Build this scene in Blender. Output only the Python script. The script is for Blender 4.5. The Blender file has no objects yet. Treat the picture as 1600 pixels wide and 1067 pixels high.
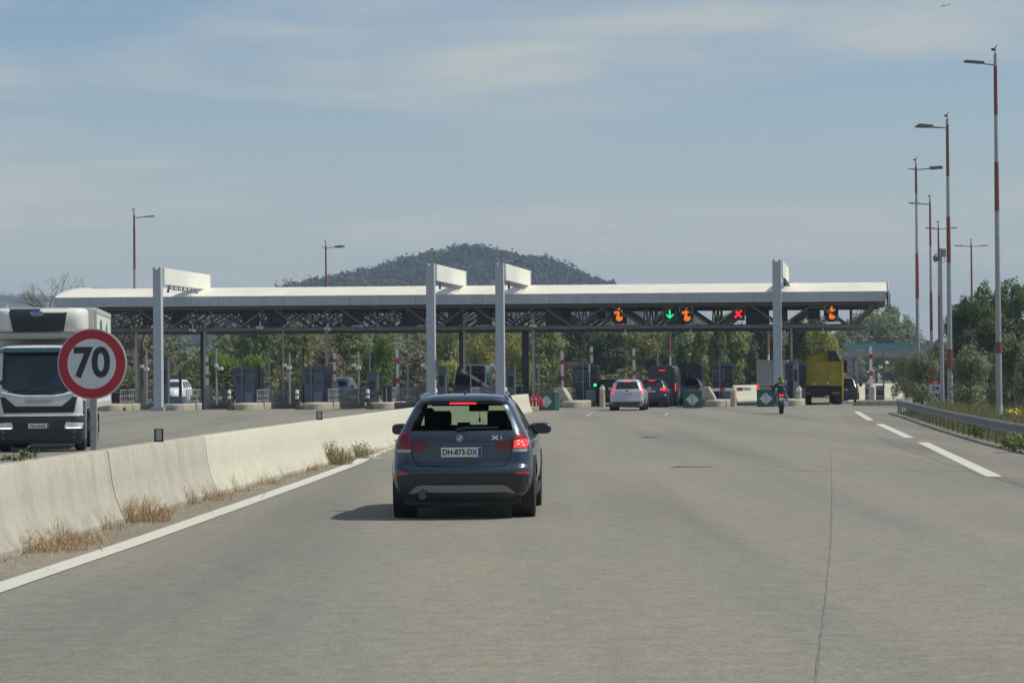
import bpy, bmesh, math, random
import numpy as np
from mathutils import Vector, Matrix, geometry
R = math.radians
SC = bpy.context.scene
COL = SC.collection
random.seed(7); RNG = np.random.default_rng(7)

# ------------------------------------------------------------------ camera, sun, sky, exposure
CAM_H = 1.75
cam_data = bpy.data.cameras.new("camera")
cam_data.sensor_width = 36.0
cam_data.lens = 90.0
cam_data.clip_start = 0.5
cam_data.clip_end = 20000
cam = bpy.data.objects.new("camera", cam_data)
COL.objects.link(cam)
CAM_ROT = Matrix.Rotation(R(90.79), 3, 'X') @ Matrix.Rotation(R(-0.5), 3, 'Z')
cam.matrix_world = Matrix.Translation((0, 0, CAM_H)) @ CAM_ROT.to_4x4()
SC.camera = cam

SUN_EL, SUN_AZ = 53.0, 4.0          # azimuth measured from +X towards +Y
sd = Vector((math.cos(R(SUN_EL)) * math.cos(R(SUN_AZ)), math.cos(R(SUN_EL)) * math.sin(R(SUN_AZ)), math.sin(R(SUN_EL))))
sun_data = bpy.data.lights.new("sun", 'SUN')
sun_data.energy = 3.6
sun_data.angle = R(0.53)
sun_data.color = (1.0, 0.945, 0.85)
sun = bpy.data.objects.new("sun", sun_data)
sun.rotation_euler = (-sd).to_track_quat('-Z', 'Y').to_euler()
COL.objects.link(sun)

world = bpy.data.worlds.new("World")
SC.world = world
world.use_nodes = True
nt = world.node_tree
nt.nodes.clear()
def WN(t, **k):
    n = nt.nodes.new(t)
    for a, b in k.items(): setattr(n, a, b)
    return n
def WL(a, b): nt.links.new(a, b)
wout = WN('ShaderNodeOutputWorld'); wbg = WN('ShaderNodeBackground')
sky = WN('ShaderNodeTexSky', sky_type='NISHITA', sun_disc=False)
sky.sun_elevation = R(SUN_EL); sky.sun_rotation = R(90 - SUN_AZ)
sky.altitude = 100; sky.air_density = 1.0; sky.dust_density = 0.9; sky.ozone_density = 1.0
tc = WN('ShaderNodeTexCoord'); sep = WN('ShaderNodeSeparateXYZ'); WL(tc.outputs['Generated'], sep.inputs[0])
# clouds lie on a flat layer high up: project the view direction on it
mx = WN('ShaderNodeMath', operation='ADD'); mx.inputs[1].default_value = 0.045; WL(sep.outputs['Z'], mx.inputs[0])
mxm = WN('ShaderNodeMath', operation='MAXIMUM'); mxm.inputs[1].default_value = 0.03; WL(mx.outputs[0], mxm.inputs[0])
dx = WN('ShaderNodeMath', operation='DIVIDE'); WL(sep.outputs['X'], dx.inputs[0]); WL(mxm.outputs[0], dx.inputs[1])
dy = WN('ShaderNodeMath', operation='DIVIDE'); WL(sep.outputs['Y'], dy.inputs[0]); WL(mxm.outputs[0], dy.inputs[1])
cmb = WN('ShaderNodeCombineXYZ'); WL(dx.outputs[0], cmb.inputs[0]); WL(dy.outputs[0], cmb.inputs[1])
mp = WN('ShaderNodeMapping'); mp.inputs['Rotation'].default_value = (0, 0, R(-10)); mp.inputs['Scale'].default_value = (0.40, 0.36, 1); mp.inputs['Location'].default_value = (5.3, 2.3, 0)
WL(cmb.outputs[0], mp.inputs[0])
n1 = WN('ShaderNodeTexNoise'); n1.inputs['Scale'].default_value = 1.15; n1.inputs['Detail'].default_value = 6; n1.inputs['Roughness'].default_value = 0.52; n1.inputs['Distortion'].default_value = 0.9
WL(mp.outputs[0], n1.inputs['Vector'])
mp2 = WN('ShaderNodeMapping'); mp2.inputs['Rotation'].default_value = (0, 0, R(-24)); mp2.inputs['Scale'].default_value = (0.9, 0.9, 1); WL(cmb.outputs[0], mp2.inputs[0])
n2 = WN('ShaderNodeTexNoise'); n2.inputs['Scale'].default_value = 1.2; n2.inputs['Detail'].default_value = 8; n2.inputs['Roughness'].default_value = 0.6; n2.inputs['Distortion'].default_value = 1.2
WL(mp2.outputs[0], n2.inputs['Vector'])
r1 = WN('ShaderNodeMapRange'); r1.inputs['From Min'].default_value = 0.43; r1.inputs['From Max'].default_value = 0.60; WL(n1.outputs['Fac'], r1.inputs['Value'])
r2 = WN('ShaderNodeMapRange'); r2.inputs['From Min'].default_value = 0.36; r2.inputs['From Max'].default_value = 0.66; r2.inputs['To Min'].default_value = 0.30; WL(n2.outputs['Fac'], r2.inputs['Value'])
cm = WN('ShaderNodeMath', operation='MULTIPLY'); WL(r1.outputs[0], cm.inputs[0]); WL(r2.outputs[0], cm.inputs[1])
cs = WN('ShaderNodeMath', operation='MULTIPLY'); cs.inputs[1].default_value = 0.95; WL(cm.outputs[0], cs.inputs[0])
SKY_S = 0.085
skys = WN('ShaderNodeVectorMath', operation='MULTIPLY'); skys.inputs[1].default_value = (SKY_S * .80, SKY_S * 1.0, SKY_S * 1.16); WL(sky.outputs[0], skys.inputs[0])
# thin veil that thickens towards the horizon, as the photographed sky does
rv = WN('ShaderNodeMapRange'); rv.inputs['From Min'].default_value = 0.0; rv.inputs['From Max'].default_value = 0.15; rv.inputs['To Min'].default_value = 0.90; rv.inputs['To Max'].default_value = 0.06
WL(sep.outputs['Z'], rv.inputs['Value'])
mixv = WN('ShaderNodeMix', data_type='RGBA'); WL(rv.outputs[0], mixv.inputs['Factor']); WL(skys.outputs[0], mixv.inputs['A'])
mixv.inputs['B'].default_value = (0.545, 0.585, 0.535, 1)
mixc = WN('ShaderNodeMix', data_type='RGBA'); WL(cs.outputs[0], mixc.inputs['Factor']); WL(mixv.outputs['Result'], mixc.inputs['A'])
mixc.inputs['B'].default_value = (0.56, 0.58, 0.545, 1)
WL(mixc.outputs['Result'], wbg.inputs['Color']); wbg.inputs['Strength'].default_value = 1.0
WL(wbg.outputs[0], wout.inputs['Surface'])

vs = SC.view_settings
vs.view_transform = 'Standard'; vs.look = 'None'; vs.exposure = 0.0; vs.gamma = 1.0; vs.use_curve_mapping = False
SC.cycles.max_bounces = 8; SC.cycles.transparent_max_bounces = 16; SC.cycles.volume_bounces = 0
SC.cycles.volume_step_rate = 5; SC.cycles.sample_clamp_indirect = 4

# ------------------------------------------------------------------ pixels of the survey (1600 x 1067) to metres
def ray(px, py):
    return CAM_ROT @ Vector(((px - 800) / 4000, (533.5 - py) / 4000, -1))
def gp(px, py, z=0.0):
    d = ray(px, py); t = (z - CAM_H) / d.z
    return Vector((d.x * t, d.y * t, z))
def at(px, py, Y):
    d = ray(px, py); t = Y / d.y
    return Vector((d.x * t, Y, CAM_H + d.z * t))
# plaza frame: t runs along the canopy (to the right), s along the lanes (away from us)
PA = R(8.0)
E1 = Vector((math.cos(PA), -math.sin(PA), 0)); E2 = Vector((math.sin(PA), math.cos(PA), 0))
PO = Vector((0, 144, 0))
def PT(t, s, z=0.0): return PO + E1 * t + E2 * s + Vector((0, 0, z))
def tz(px, py, s=0.0):
    d = ray(px, py); b = PO + E2 * s
    den = d.x * E1.y - d.y * E1.x
    lam = (b.x * E1.y - b.y * E1.x) / den
    p = d * lam
    return (p - b.xy.to_3d()).xy.dot(E1.xy), CAM_H + p.z
def tpx(px, s=0.0, py=592): return tz(px, py, s)[0]

# ------------------------------------------------------------------ helpers
def obj(name, me, parent=None, loc=None, rz=None):
    o = bpy.data.objects.new(name, me); COL.objects.link(o)
    if parent is not None: o.parent = parent
    if loc is not None: o.location = loc
    if rz is not None: o.rotation_euler = (0, 0, rz)
    return o
def tag(o, label=None, cat=None, group=None, kind=None):
    if label: o['label'] = label
    if cat: o['category'] = cat
    if group: o['group'] = group
    if kind: o['kind'] = kind
    return o
def thing(name, label, cat, loc=(0, 0, 0), rz=0.0, group=None):
    o = obj(name, None, None, loc, rz); o.empty_display_size = 0.2
    return tag(o, label, cat, group)
def copy_tree(o, parent=None):
    c = o.copy(); COL.objects.link(c)
    if parent is not None: c.parent = parent
    for ch in list(o.children): copy_tree(ch, c)
    return c

class MB:
    def __init__(s): s.v = []; s.f = []; s.m = []
    def add(s, vs, fs, m=0, M=None):
        b = len(s.v)
        if M is not None: vs = [M @ Vector(p) for p in vs]
        s.v += [tuple(p) for p in vs]; s.f += [tuple(i + b for i in f) for f in fs]; s.m += [m] * len(fs)
        return s
    def box(s, c, d, m=0, M=None, top=(1, 1)):
        x, y, z = c; a, b, h = d[0] / 2, d[1] / 2, d[2] / 2; tx, ty = top
        vs = [(x - a, y - b, z - h), (x + a, y - b, z - h), (x + a, y + b, z - h), (x - a, y + b, z - h),
              (x - a * tx, y - b * ty, z + h), (x + a * tx, y - b * ty, z + h), (x + a * tx, y + b * ty, z + h), (x - a * tx, y + b * ty, z + h)]
        return s.add(vs, [(0, 3, 2, 1), (4, 5, 6, 7), (0, 1, 5, 4), (1, 2, 6, 5), (2, 3, 7, 6), (3, 0, 4, 7)], m, M)
    def tube(s, p0, p1, r0, r1=None, n=10, m=0, M=None, cap=True):
        if r1 is None: r1 = r0
        p0, p1 = Vector(p0), Vector(p1); d = (p1 - p0).normalized()
        u = d.orthogonal().normalized(); w = d.cross(u)
        vs = []
        for p, r in ((p0, r0), (p1, r1)):
            for i in range(n):
                a = 2 * math.pi * (i + .5) / n
                vs.append(p + (u * math.cos(a) + w * math.sin(a)) * r)
        fs = [(i, (i + 1) % n, n + (i + 1) % n, n + i) for i in range(n)]
        if cap: fs += [tuple(range(n - 1, -1, -1)), tuple(range(n, 2 * n))]
        return s.add(vs, fs, m, M)
    def path(s, pts, r, n=8, m=0, M=None):
        pts = [Vector(p) for p in pts]; rs = r if isinstance(r, (list, tuple)) else [r] * len(pts)
        vs = []; u = None
        for k, p in enumerate(pts):
            d = (pts[min(k + 1, len(pts) - 1)] - pts[max(k - 1, 0)]).normalized()
            if u is None: u = d.orthogonal().normalized()
            u = (u - d * u.dot(d)).normalized(); w = d.cross(u)
            for i in range(n):
                a = 2 * math.pi * i / n
                vs.append(p + (u * math.cos(a) + w * math.sin(a)) * rs[k])
        fs = []
        for k in range(len(pts) - 1):
            for i in range(n): fs.append((k * n + i, k * n + (i + 1) % n, (k + 1) * n + (i + 1) % n, (k + 1) * n + i))
        fs += [tuple(range(n - 1, -1, -1)), tuple(range((len(pts) - 1) * n, len(pts) * n))]
        return s.add(vs, fs, m, M)
    def lathe(s, prof, n=20, m=0, M=None, cap=True):
        vs = [(r * math.cos(2 * math.pi * i / n), r * math.sin(2 * math.pi * i / n), z) for r, z in prof for i in range(n)]
        fs = [(k * n + i, k * n + (i + 1) % n, (k + 1) * n + (i + 1) % n, (k + 1) * n + i) for k in range(len(prof) - 1) for i in range(n)]
        if cap: fs += [tuple(range(n - 1, -1, -1)), tuple(range((len(prof) - 1) * n, len(prof) * n))]
        return s.add(vs, fs, m, M)
    def prism(s, poly, a, b, m=0, M=None):      # poly in x,z ; extruded along y from a to b
        n = len(poly)
        vs = [(x, a, z) for x, z in poly] + [(x, b, z) for x, z in poly]
        fs = [tuple(range(n)), tuple(range(2 * n - 1, n - 1, -1))] + [(i, n + i, n + (i + 1) % n, (i + 1) % n) for i in range(n)]
        return s.add(vs, fs, m, M)
    def text(s, body, size, M, ext=0.003, off=0.0, m=0, sx=1.0):
        c = bpy.data.curves.new('t', 'FONT'); c.body = body; c.size = size; c.extrude = ext; c.offset = off
        c.align_x = 'CENTER'; c.align_y = 'CENTER'; c.resolution_u = 4
        o = bpy.data.objects.new('t', c); COL.objects.link(o)
        dg = bpy.context.evaluated_depsgraph_get(); dg.update()
        me = bpy.data.meshes.new_from_object(o.evaluated_get(dg))
        vs = [(v.co.x * sx, v.co.y, v.co.z) for v in me.vertices]; fs = [tuple(p.vertices) for p in me.polygons]
        bpy.data.objects.remove(o); bpy.data.curves.remove(c); bpy.data.meshes.remove(me)
        return s.add(vs, fs, m, M)
    def mesh(s, name, mats, smooth=True, bevel=0, angle=35, seg=2):
        me = bpy.data.meshes.new(name)
        me.from_pydata(s.v, [], s.f)
        if not isinstance(mats, (list, tuple)): mats = [mats]
        for mt in mats: me.materials.append(mt)
        me.polygons.foreach_set('material_index', s.m)
        bm = bmesh.new(); bm.from_mesh(me)
        bmesh.ops.recalc_face_normals(bm, faces=bm.faces)
        if bevel:
            es = [e for e in bm.edges if len(e.link_faces) == 2 and e.calc_face_angle(0) > R(30)]
            bmesh.ops.bevel(bm, geom=es, offset=bevel, segments=seg, affect='EDGES', clamp_overlap=True)
        bm.to_mesh(me); bm.free()
        if smooth:
            me.polygons.foreach_set('use_smooth', [True] * len(me.polygons)); me.set_sharp_from_angle(angle=R(angle))
        me.update()
        return me
    def build(s, name, mats, parent=None, loc=None, rz=None, **k):
        return obj(name, s.mesh(name, mats, **k), parent, loc, rz)
# text standing upright in the x,z plane, facing -y
def UP(x, y, z): return Matrix.Translation((x, y, z)) @ Matrix.Rotation(R(90), 4, 'X')
def np_mesh(name, V, F, mats, mi=None, smooth=False):
    V = np.asarray(V, np.float32); F = np.asarray(F, np.int32)
    me = bpy.data.meshes.new(name); k = F.shape[1]
    me.vertices.add(len(V)); me.vertices.foreach_set('co', V.ravel())
    me.loops.add(F.size); me.loops.foreach_set('vertex_index', F.ravel())
    me.polygons.add(len(F)); me.polygons.foreach_set('loop_start', np.arange(0, F.size, k, dtype=np.int32))
    for mt in (mats if isinstance(mats, (list, tuple)) else [mats]): me.materials.append(mt)
    if mi is not None: me.polygons.foreach_set('material_index', np.asarray(mi, np.int32))
    if smooth: me.polygons.foreach_set('use_smooth', np.ones(len(F), bool))
    me.update(calc_edges=True); me.validate()
    return me

# ------------------------------------------------------------------ materials
MATS = {}
def mat(name, col=(.5, .5, .5), rough=.55, metal=0., var=.10, vs=2.5, bump=0., bs=60., emit=0., coat=0., spec=.5, rvar=.1):
    if name in MATS: return MATS[name]
    m = bpy.data.materials.new(name); m.use_nodes = True; t = m.node_tree; N = t.nodes; L = t.links
    b = N['Principled BSDF']
    b.inputs['Metallic'].default_value = metal; b.inputs['Coat Weight'].default_value = coat; b.inputs['Coat Roughness'].default_value = .06
    b.inputs['Specular IOR Level'].default_value = spec
    co = N.new('ShaderNodeTexCoord'); nz = N.new('ShaderNodeTexNoise'); nz.inputs['Scale'].default_value = vs; nz.inputs['Detail'].default_value = 7; nz.inputs['Roughness'].default_value = .62
    L.new(co.outputs['Object'], nz.inputs['Vector'])
    mr = N.new('ShaderNodeMapRange'); mr.inputs['From Min'].default_value = .3; mr.inputs['From Max'].default_value = .7
    mr.inputs['To Min'].default_value = 1 - var; mr.inputs['To Max'].default_value = 1 + var; L.new(nz.outputs['Fac'], mr.inputs['Value'])
    sc = N.new('ShaderNodeVectorMath'); sc.operation = 'SCALE'; sc.inputs[0].default_value = col; L.new(mr.outputs[0], sc.inputs['Scale'])
    L.new(sc.outputs[0], b.inputs['Base Color'])
    mr2 = N.new('ShaderNodeMapRange'); mr2.inputs['From Min'].default_value = .3; mr2.inputs['From Max'].default_value = .7
    mr2.inputs['To Min'].default_value = max(.02, rough - rvar * rough); mr2.inputs['To Max'].default_value = min(1, rough + rvar); L.new(nz.outputs['Fac'], mr2.inputs['Value'])
    L.new(mr2.outputs[0], b.inputs['Roughness'])
    if emit:
        L.new(sc.outputs[0], b.inputs['Emission Color']); b.inputs['Emission Strength'].default_value = emit
    if bump:
        n2 = N.new('ShaderNodeTexNoise'); n2.inputs['Scale'].default_value = bs; n2.inputs['Detail'].default_value = 4; L.new(co.outputs['Object'], n2.inputs['Vector'])
        bp = N.new('ShaderNodeBump'); bp.inputs['Strength'].default_value = bump; bp.inputs['Distance'].default_value = .02; L.new(n2.outputs['Fac'], bp.inputs['Height']); L.new(bp.outputs[0], b.inputs['Normal'])
    MATS[name] = m
    return m
def nodes_mat(name):
    m = bpy.data.materials.new(name); m.use_nodes = True; MATS[name] = m
    return m, m.node_tree.nodes, m.node_tree.links, m.node_tree.nodes['Principled BSDF']
def noise(N, L, vec, scale, detail=6, rough=.6, dist=0.):
    n = N.new('ShaderNodeTexNoise'); n.inputs['Scale'].default_value = scale; n.inputs['Detail'].default_value = detail
    n.inputs['Roughness'].default_value = rough; n.inputs['Distortion'].default_value = dist; L.new(vec, n.inputs['Vector']); return n.outputs['Fac']
def rng(N, L, v, a, b, c, d):
    n = N.new('ShaderNodeMapRange'); L.new(v, n.inputs['Value'])
    for k, x in zip(('From Min', 'From Max', 'To Min', 'To Max'), (a, b, c, d)): n.inputs[k].default_value = x
    return n.outputs[0]
def mixc_(N, L, f, a, b, mode='MIX'):
    n = N.new('ShaderNodeMix'); n.data_type = 'RGBA'; n.blend_type = mode
    for k, x in (('Factor', f), ('A', a), ('B', b)):
        if isinstance(x, (tuple, list)): n.inputs[k].default_value = (*x, 1) if len(x) == 3 else x
        elif isinstance(x, (int, float)): n.inputs[k].default_value = x
        else: L.new(x, n.inputs[k])
    return n.outputs['Result']
def mapping(N, L, vec, rot=(0, 0, 0), scale=(1, 1, 1), loc=(0, 0, 0)):
    n = N.new('ShaderNodeMapping'); n.inputs['Rotation'].default_value = rot; n.inputs['Scale'].default_value = scale; n.inputs['Location'].default_value = loc
    L.new(vec, n.inputs[0]); return n.outputs[0]
def bump_(N, L, b, h, s, d=.02):
    n = N.new('ShaderNodeBump'); n.inputs['Strength'].default_value = s; n.inputs['Distance'].default_value = d; L.new(h, n.inputs['Height']); L.new(n.outputs[0], b.inputs['Normal'])

def asphalt_mat(name, base, warm, dark):
    m, N, L, b = nodes_mat(name)
    P = N.new('ShaderNodeTexCoord').outputs['Object']
    g1 = noise(N, L, mapping(N, L, P, scale=(1.5, 1, 1)), 13, 4, .75); g2 = noise(N, L, P, 55, 2, .7); g3 = noise(N, L, P, 4, 5, .65)
    oil = noise(N, L, mapping(N, L, P, rot=(0, 0, R(6)), scale=(.42, .02, 1), loc=(.3, 0, 0)), 1.0, 4, .5); sp = noise(N, L, mapping(N, L, P, scale=(1, .55, 1)), 1.1, 6, .7)
    big = noise(N, L, P, .16, 5, .55); 
    st = noise(N, L, mapping(N, L, P, rot=(0, 0, R(7)), scale=(.55, .035, 1)), 1.0, 5, .55)       # wear along the lanes
    c = mixc_(N, L, rng(N, L, big, .35, .65, 0, 1), base, warm)
    c = mixc_(N, L, rng(N, L, st, .42, .66, 0, .75), c, dark)
    c = mixc_(N, L, rng(N, L, oil, .48, .66, 0, .55), c, tuple(x * .72 for x in dark)); c = mixc_(N, L, rng(N, L, sp, .66, .78, 0, .5), c, tuple(x * .62 for x in dark)); c = mixc_(N, L, rng(N, L, sp, .36, .24, 0, .3), c, tuple(x * 1.22 for x in base))
    k = N.new('ShaderNodeMath'); k.operation = 'ADD'; L.new(rng(N, L, g1, .3, .7, .80, 1.20), k.inputs[0]); L.new(rng(N, L, g2, .3, .7, -.24, .24), k.inputs[1])
    k2 = N.new('ShaderNodeMath'); k2.operation = 'MULTIPLY'; L.new(k.outputs[0], k2.inputs[0]); L.new(rng(N, L, g3, .3, .7, .86, 1.14), k2.inputs[1])
    s = N.new('ShaderNodeVectorMath'); s.operation = 'SCALE'; L.new(c, s.inputs[0]); L.new(k2.outputs[0], s.inputs['Scale'])
    L.new(s.outputs[0], b.inputs['Base Color']); b.inputs['Roughness'].default_value = .88; b.inputs['Specular IOR Level'].default_value = .3
    bump_(N, L, b, g1, .5, .012)
    return m
M_ASPH = asphalt_mat('asphalt', (.234, .224, .178), (.262, .238, .184), (.205, .203, .178))
M_SHOUL = asphalt_mat('dusty_shoulder', (.235, .21, .165), (.28, .25, .195), (.175, .165, .14))
def ground_mat():
    m, N, L, b = nodes_mat('dry_ground')
    P = N.new('ShaderNodeTexCoord').outputs['Object']
    a = noise(N, L, P, .25, 6, .6); d = noise(N, L, P, 4, 5, .65); e = noise(N, L, P, .03, 4)
    c = mixc_(N, L, rng(N, L, a, .35, .65, 0, 1), (.105, .115, .045), (.20, .175, .095))
    c = mixc_(N, L, rng(N, L, e, .4, .6, 0, .6), c, (.07, .10, .035))
    s = N.new('ShaderNodeVectorMath'); s.operation = 'SCALE'; L.new(c, s.inputs[0]); L.new(rng(N, L, d, .25, .75, .6, 1.4), s.inputs['Scale'])
    L.new(s.outputs[0], b.inputs['Base Color']); b.inputs['Roughness'].default_value = .95
    bump_(N, L, b, d, .6, .1)
    return m
M_GROUND = ground_mat()
def concrete_mat(name, base, stain, streak=.5, grit=.12, hs=1.6):
    m, N, L, b = nodes_mat(name)
    P = N.new('ShaderNodeTexCoord').outputs['Object']
    a = noise(N, L, P, .7, 6, .6); st = noise(N, L, mapping(N, L, P, scale=(hs, hs, .12)), 1.7, 6, .62, .4); g = noise(N, L, P, 45, 3, .7); f = noise(N, L, P, 6, 5, .6)
    c = mixc_(N, L, rng(N, L, st, .48, .72, 0, streak), base, stain)
    c = mixc_(N, L, rng(N, L, a, .5, .75, 0, .5), c, tuple(x * .86 for x in base))
    k = N.new('ShaderNodeMath'); k.operation = 'MULTIPLY'; L.new(rng(N, L, g, .3, .7, 1 - grit, 1 + grit), k.inputs[0]); L.new(rng(N, L, f, .3, .7, .93, 1.07), k.inputs[1])
    sx = N.new('ShaderNodeSeparateXYZ'); L.new(P, sx.inputs[0]); dz = N.new('ShaderNodeMath'); dz.operation = 'MULTIPLY'; gz = noise(N, L, P, 2.2, 6, .7); L.new(rng(N, L, sx.outputs['Z'], .02, .30, 1, 0), dz.inputs[0]); L.new(rng(N, L, gz, .42, .64, 0, .75), dz.inputs[1])
    c = mixc_(N, L, dz.outputs[0], c, tuple(x * .52 for x in stain))     # splash dirt along the foot
    ch = noise(N, L, mapping(N, L, P, scale=(1, .5, 1.6)), 3.2, 7, .75, .8); c = mixc_(N, L, rng(N, L, ch, .68, .74, 0, .45), c, tuple(x * .6 for x in stain))
    s = N.new('ShaderNodeVectorMath'); s.operation = 'SCALE'; L.new(c, s.inputs[0]); L.new(k.outputs[0], s.inputs['Scale'])
    L.new(s.outputs[0], b.inputs['Base Color']); b.inputs['Roughness'].default_value = .85; b.inputs['Specular IOR Level'].default_value = .3
    bump_(N, L, b, g, .25, .006)
    return m
M_CONC = concrete_mat('weathered_concrete', (.455, .43, .36), (.29, .265, .21), .65, .12, 1.0)
M_PAINTC = concrete_mat('painted_concrete', (.565, .555, .44), (.50, .475, .36), .3, .05, .6)
M_ISLE = concrete_mat('island_concrete', (.47, .435, .345), (.32, .29, .22), .6)
def marking_mat():
    m, N, L, b = nodes_mat('road_paint')
    P = N.new('ShaderNodeTexCoord').outputs['Object']
    a = noise(N, L, P, 5, 7, .7, .6); g = noise(N, L, P, 60, 3, .7)
    c = mixc_(N, L, rng(N, L, a, .60, .68, 0, .85), (.60, .59, .51), (.24, .23, .20))
    c = mixc_(N, L, rng(N, L, g, .4, .75, 0, .35), c, (.36, .35, .30))
    L.new(c, b.inputs['Base Color']); b.inputs['Roughness'].default_value = .8
    return m
M_MARK = marking_mat()
def glass_mat(name, tint, gl=.06):
    m = bpy.data.materials.new(name); m.use_nodes = True; N = m.node_tree.nodes; L = m.node_tree.links; N.clear()
    o = N.new('ShaderNodeOutputMaterial'); t = N.new('ShaderNodeBsdfTransparent'); g = N.new('ShaderNodeBsdfGlossy'); x = N.new('ShaderNodeMixShader'); f0 = N.new('ShaderNodeFresnel'); ge = N.new('ShaderNodeNewGeometry'); iv = N.new('ShaderNodeMath'); iv.operation = 'SUBTRACT'; iv.inputs[0].default_value = 1; L.new(ge.outputs['Backfacing'], iv.inputs[1]); f = N.new('ShaderNodeMath'); f.operation = 'MULTIPLY'; L.new(f0.outputs[0], f.inputs[0]); L.new(iv.outputs[0], f.inputs[1])
    nz = N.new('ShaderNodeTexNoise'); nz.inputs['Scale'].default_value = 3; co = N.new('ShaderNodeTexCoord'); L.new(co.outputs['Object'], nz.inputs['Vector'])
    L.new(rng(N, L, nz.outputs['Fac'], .3, .7, .02, .06), g.inputs['Roughness'])
    f0.inputs['IOR'].default_value = 1.5; t.inputs['Color'].default_value = (*tint, 1)
    L.new(f.outputs[0], x.inputs[0]); L.new(t.outputs[0], x.inputs[1]); L.new(g.outputs[0], x.inputs[2]); L.new(x.outputs[0], o.inputs['Surface'])
    MATS[name] = m
    return m
M_GLASS = glass_mat('car_glass', (.52, .60, .54)); M_TINT = glass_mat('tinted_glass', (.16, .18, .18))
M_DGLASS = mat('dark_glass', (.012, .016, .02), .08, var=.2, rvar=.3)
M_TYRE = mat('tyre_rubber', (.018, .018, .019), .85, var=.25, vs=9)
M_BLACK = mat('black_plastic', (.022, .024, .027), .55, var=.2)
M_RIM = mat('alloy_rim', (.42, .43, .44), .35, .8)
M_CHROME = mat('chrome', (.75, .76, .78), .12, 1.)
M_STEEL = mat('galvanised_steel', (.36, .37, .38), .5, .55, var=.18, vs=6)
M_PYLN = concrete_mat('weathered_grey_paint', (.43, .47, .53), (.30, .32, .35), .35, .03, 3.0)
M_GREYP = mat('grey_paint', (.33, .36, .40), .5, .1, var=.10)
M_WHITE = mat('white_paint', (.72, .73, .72), .42, var=.06)
M_PLATE = mat('plate_white', (.68, .70, .70), .45, var=.04)
M_INK = mat('black_ink', (.015, .016, .02), .6)
M_RED = mat('red_paint', (.52, .035, .03), .5, var=.12)
M_REDL = mat('red_lens', (.22, .012, .018), .18, var=.15, vs=14)
M_REDON = mat('red_lamp_lit', (1., .035, .03), .3, var=.25, vs=30, emit=1.3)
M_DSTEEL = mat('dark_painted_steel', (.085, .092, .10), .6, .1, var=.2)
M_RAILM = mat('railing_grey', (.40, .40, .41), .5, .25, var=.12)
M_BLUE = mat('eu_blue', (.02, .06, .32), .4)
# ------------------------------------------------------------------ ground, road, markings
def strip(name, rows, z, m, kind='structure', nx=1):
    """rows of (y, x_left, x_right)"""
    b = MB()
    vs = [(xl + (xr - xl) * i / nx, y, z) for y, xl, xr in rows for i in range(nx + 1)]
    fs = [(k * (nx + 1) + i, k * (nx + 1) + i + 1, (k + 1) * (nx + 1) + i + 1, (k + 1) * (nx + 1) + i) for k in range(len(rows) - 1) for i in range(nx)]
    b.add(vs, fs)
    return tag(b.build(name, m, smooth=False), kind=kind)
tg = MB(); tg.add([(-3600, -250, -.02), (3600, -250, -.02), (3600, 4300, -.02), (-3600, 4300, -.02)], [(0, 1, 2, 3)])
tag(tg.build('ground', M_GROUND, smooth=False), kind='structure')

RAIL = [(5, 9.0), (20, 9.55), (30, 9.95), (40, 10.4), (50, 11.0), (58.9, 11.6), (65.4, 12.15), (79.5, 13.5), (101, 15.75), (113.5, 17.0)]
def lerp_tab(tab, y):
    for (a, b), (c, d) in zip(tab, tab[1:]):
        if y <= c or (c, d) == tab[-1]: return b + (d - b) * (y - a) / (c - a)
rail_x = lambda y: lerp_tab(RAIL, y)
rows = [(-30, -40, 8.6)] + [(y, -45 - y * .1, rail_x(y) - .12 + .05 * math.sin(y * .7)) for y in range(0, 113, 4)] + [(118, -57, 18.2), (130, -57, 20.6), (145, -57, 23), (165, -57, 28), (210, -50, 34), (300, -30, 48), (480, 10, 76)]
strip('road', rows, 0.0, M_ASPH)
# pale gravelly hard shoulder edge in front of the crash barrier
strip('road_edge', [(y, rail_x(y) - 2.6 - .08 * math.sin(y * .9), rail_x(y) - .2) for y in range(2, 113, 3)], .004, asphalt_mat('worn_edge_asphalt', (.215, .20, .165), (.25, .23, .185), (.185, .175, .15)))
BAR = [(14, -5.74), (26.25, -5.25), (31.2, -5.03), (38.5, -4.73), (52.8, -3.96), (72, -2.88), (100, -1.1), (126.5, .72)]
bar_x = lambda y: lerp_tab(BAR, y)
LINE = [(gp(px, py).y, gp(px, py).x) for px, py in ((-120, 960), (0, 918), (200, 851), (400, 780.5), (480, 752), (550, 726), (600, 703))]
LINE += [(72, -2.45), (85, -1.75), (100, -.75), (118, .35)]
line_x = lambda y: lerp_tab(LINE, y)
ys = list(np.arange(12, 118, 1.5))
strip('shoulder', [(y, bar_x(y), line_x(y) - .05 + .06 * math.sin(3.1 * y) + .05 * math.sin(1.3 * y)) for y in ys], .004, M_SHOUL)
def line_strip(pts, w, z=.008, name='road_marking', m=None):
    b = MB(); vs = []
    for i, p in enumerate(pts):
        a = Vector(pts[max(i - 1, 0)]); c = Vector(pts[min(i + 1, len(pts) - 1)]); d = (c - a).normalized(); n = Vector((d.y, -d.x))
        ww = w if not isinstance(w, (list, tuple)) else w[i]
        vs += [(p[0] - n.x * ww / 2, p[1] - n.y * ww / 2, z), (p[0] + n.x * ww / 2, p[1] + n.y * ww / 2, z)]
    b.add(vs, [(2 * i, 2 * i + 1, 2 * i + 3, 2 * i + 2) for i in range(len(pts) - 1)])
    return tag(b.build(name, m or M_MARK, smooth=False), kind='structure')
line_strip([(line_x(y), y) for y in ys], .275)
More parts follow.
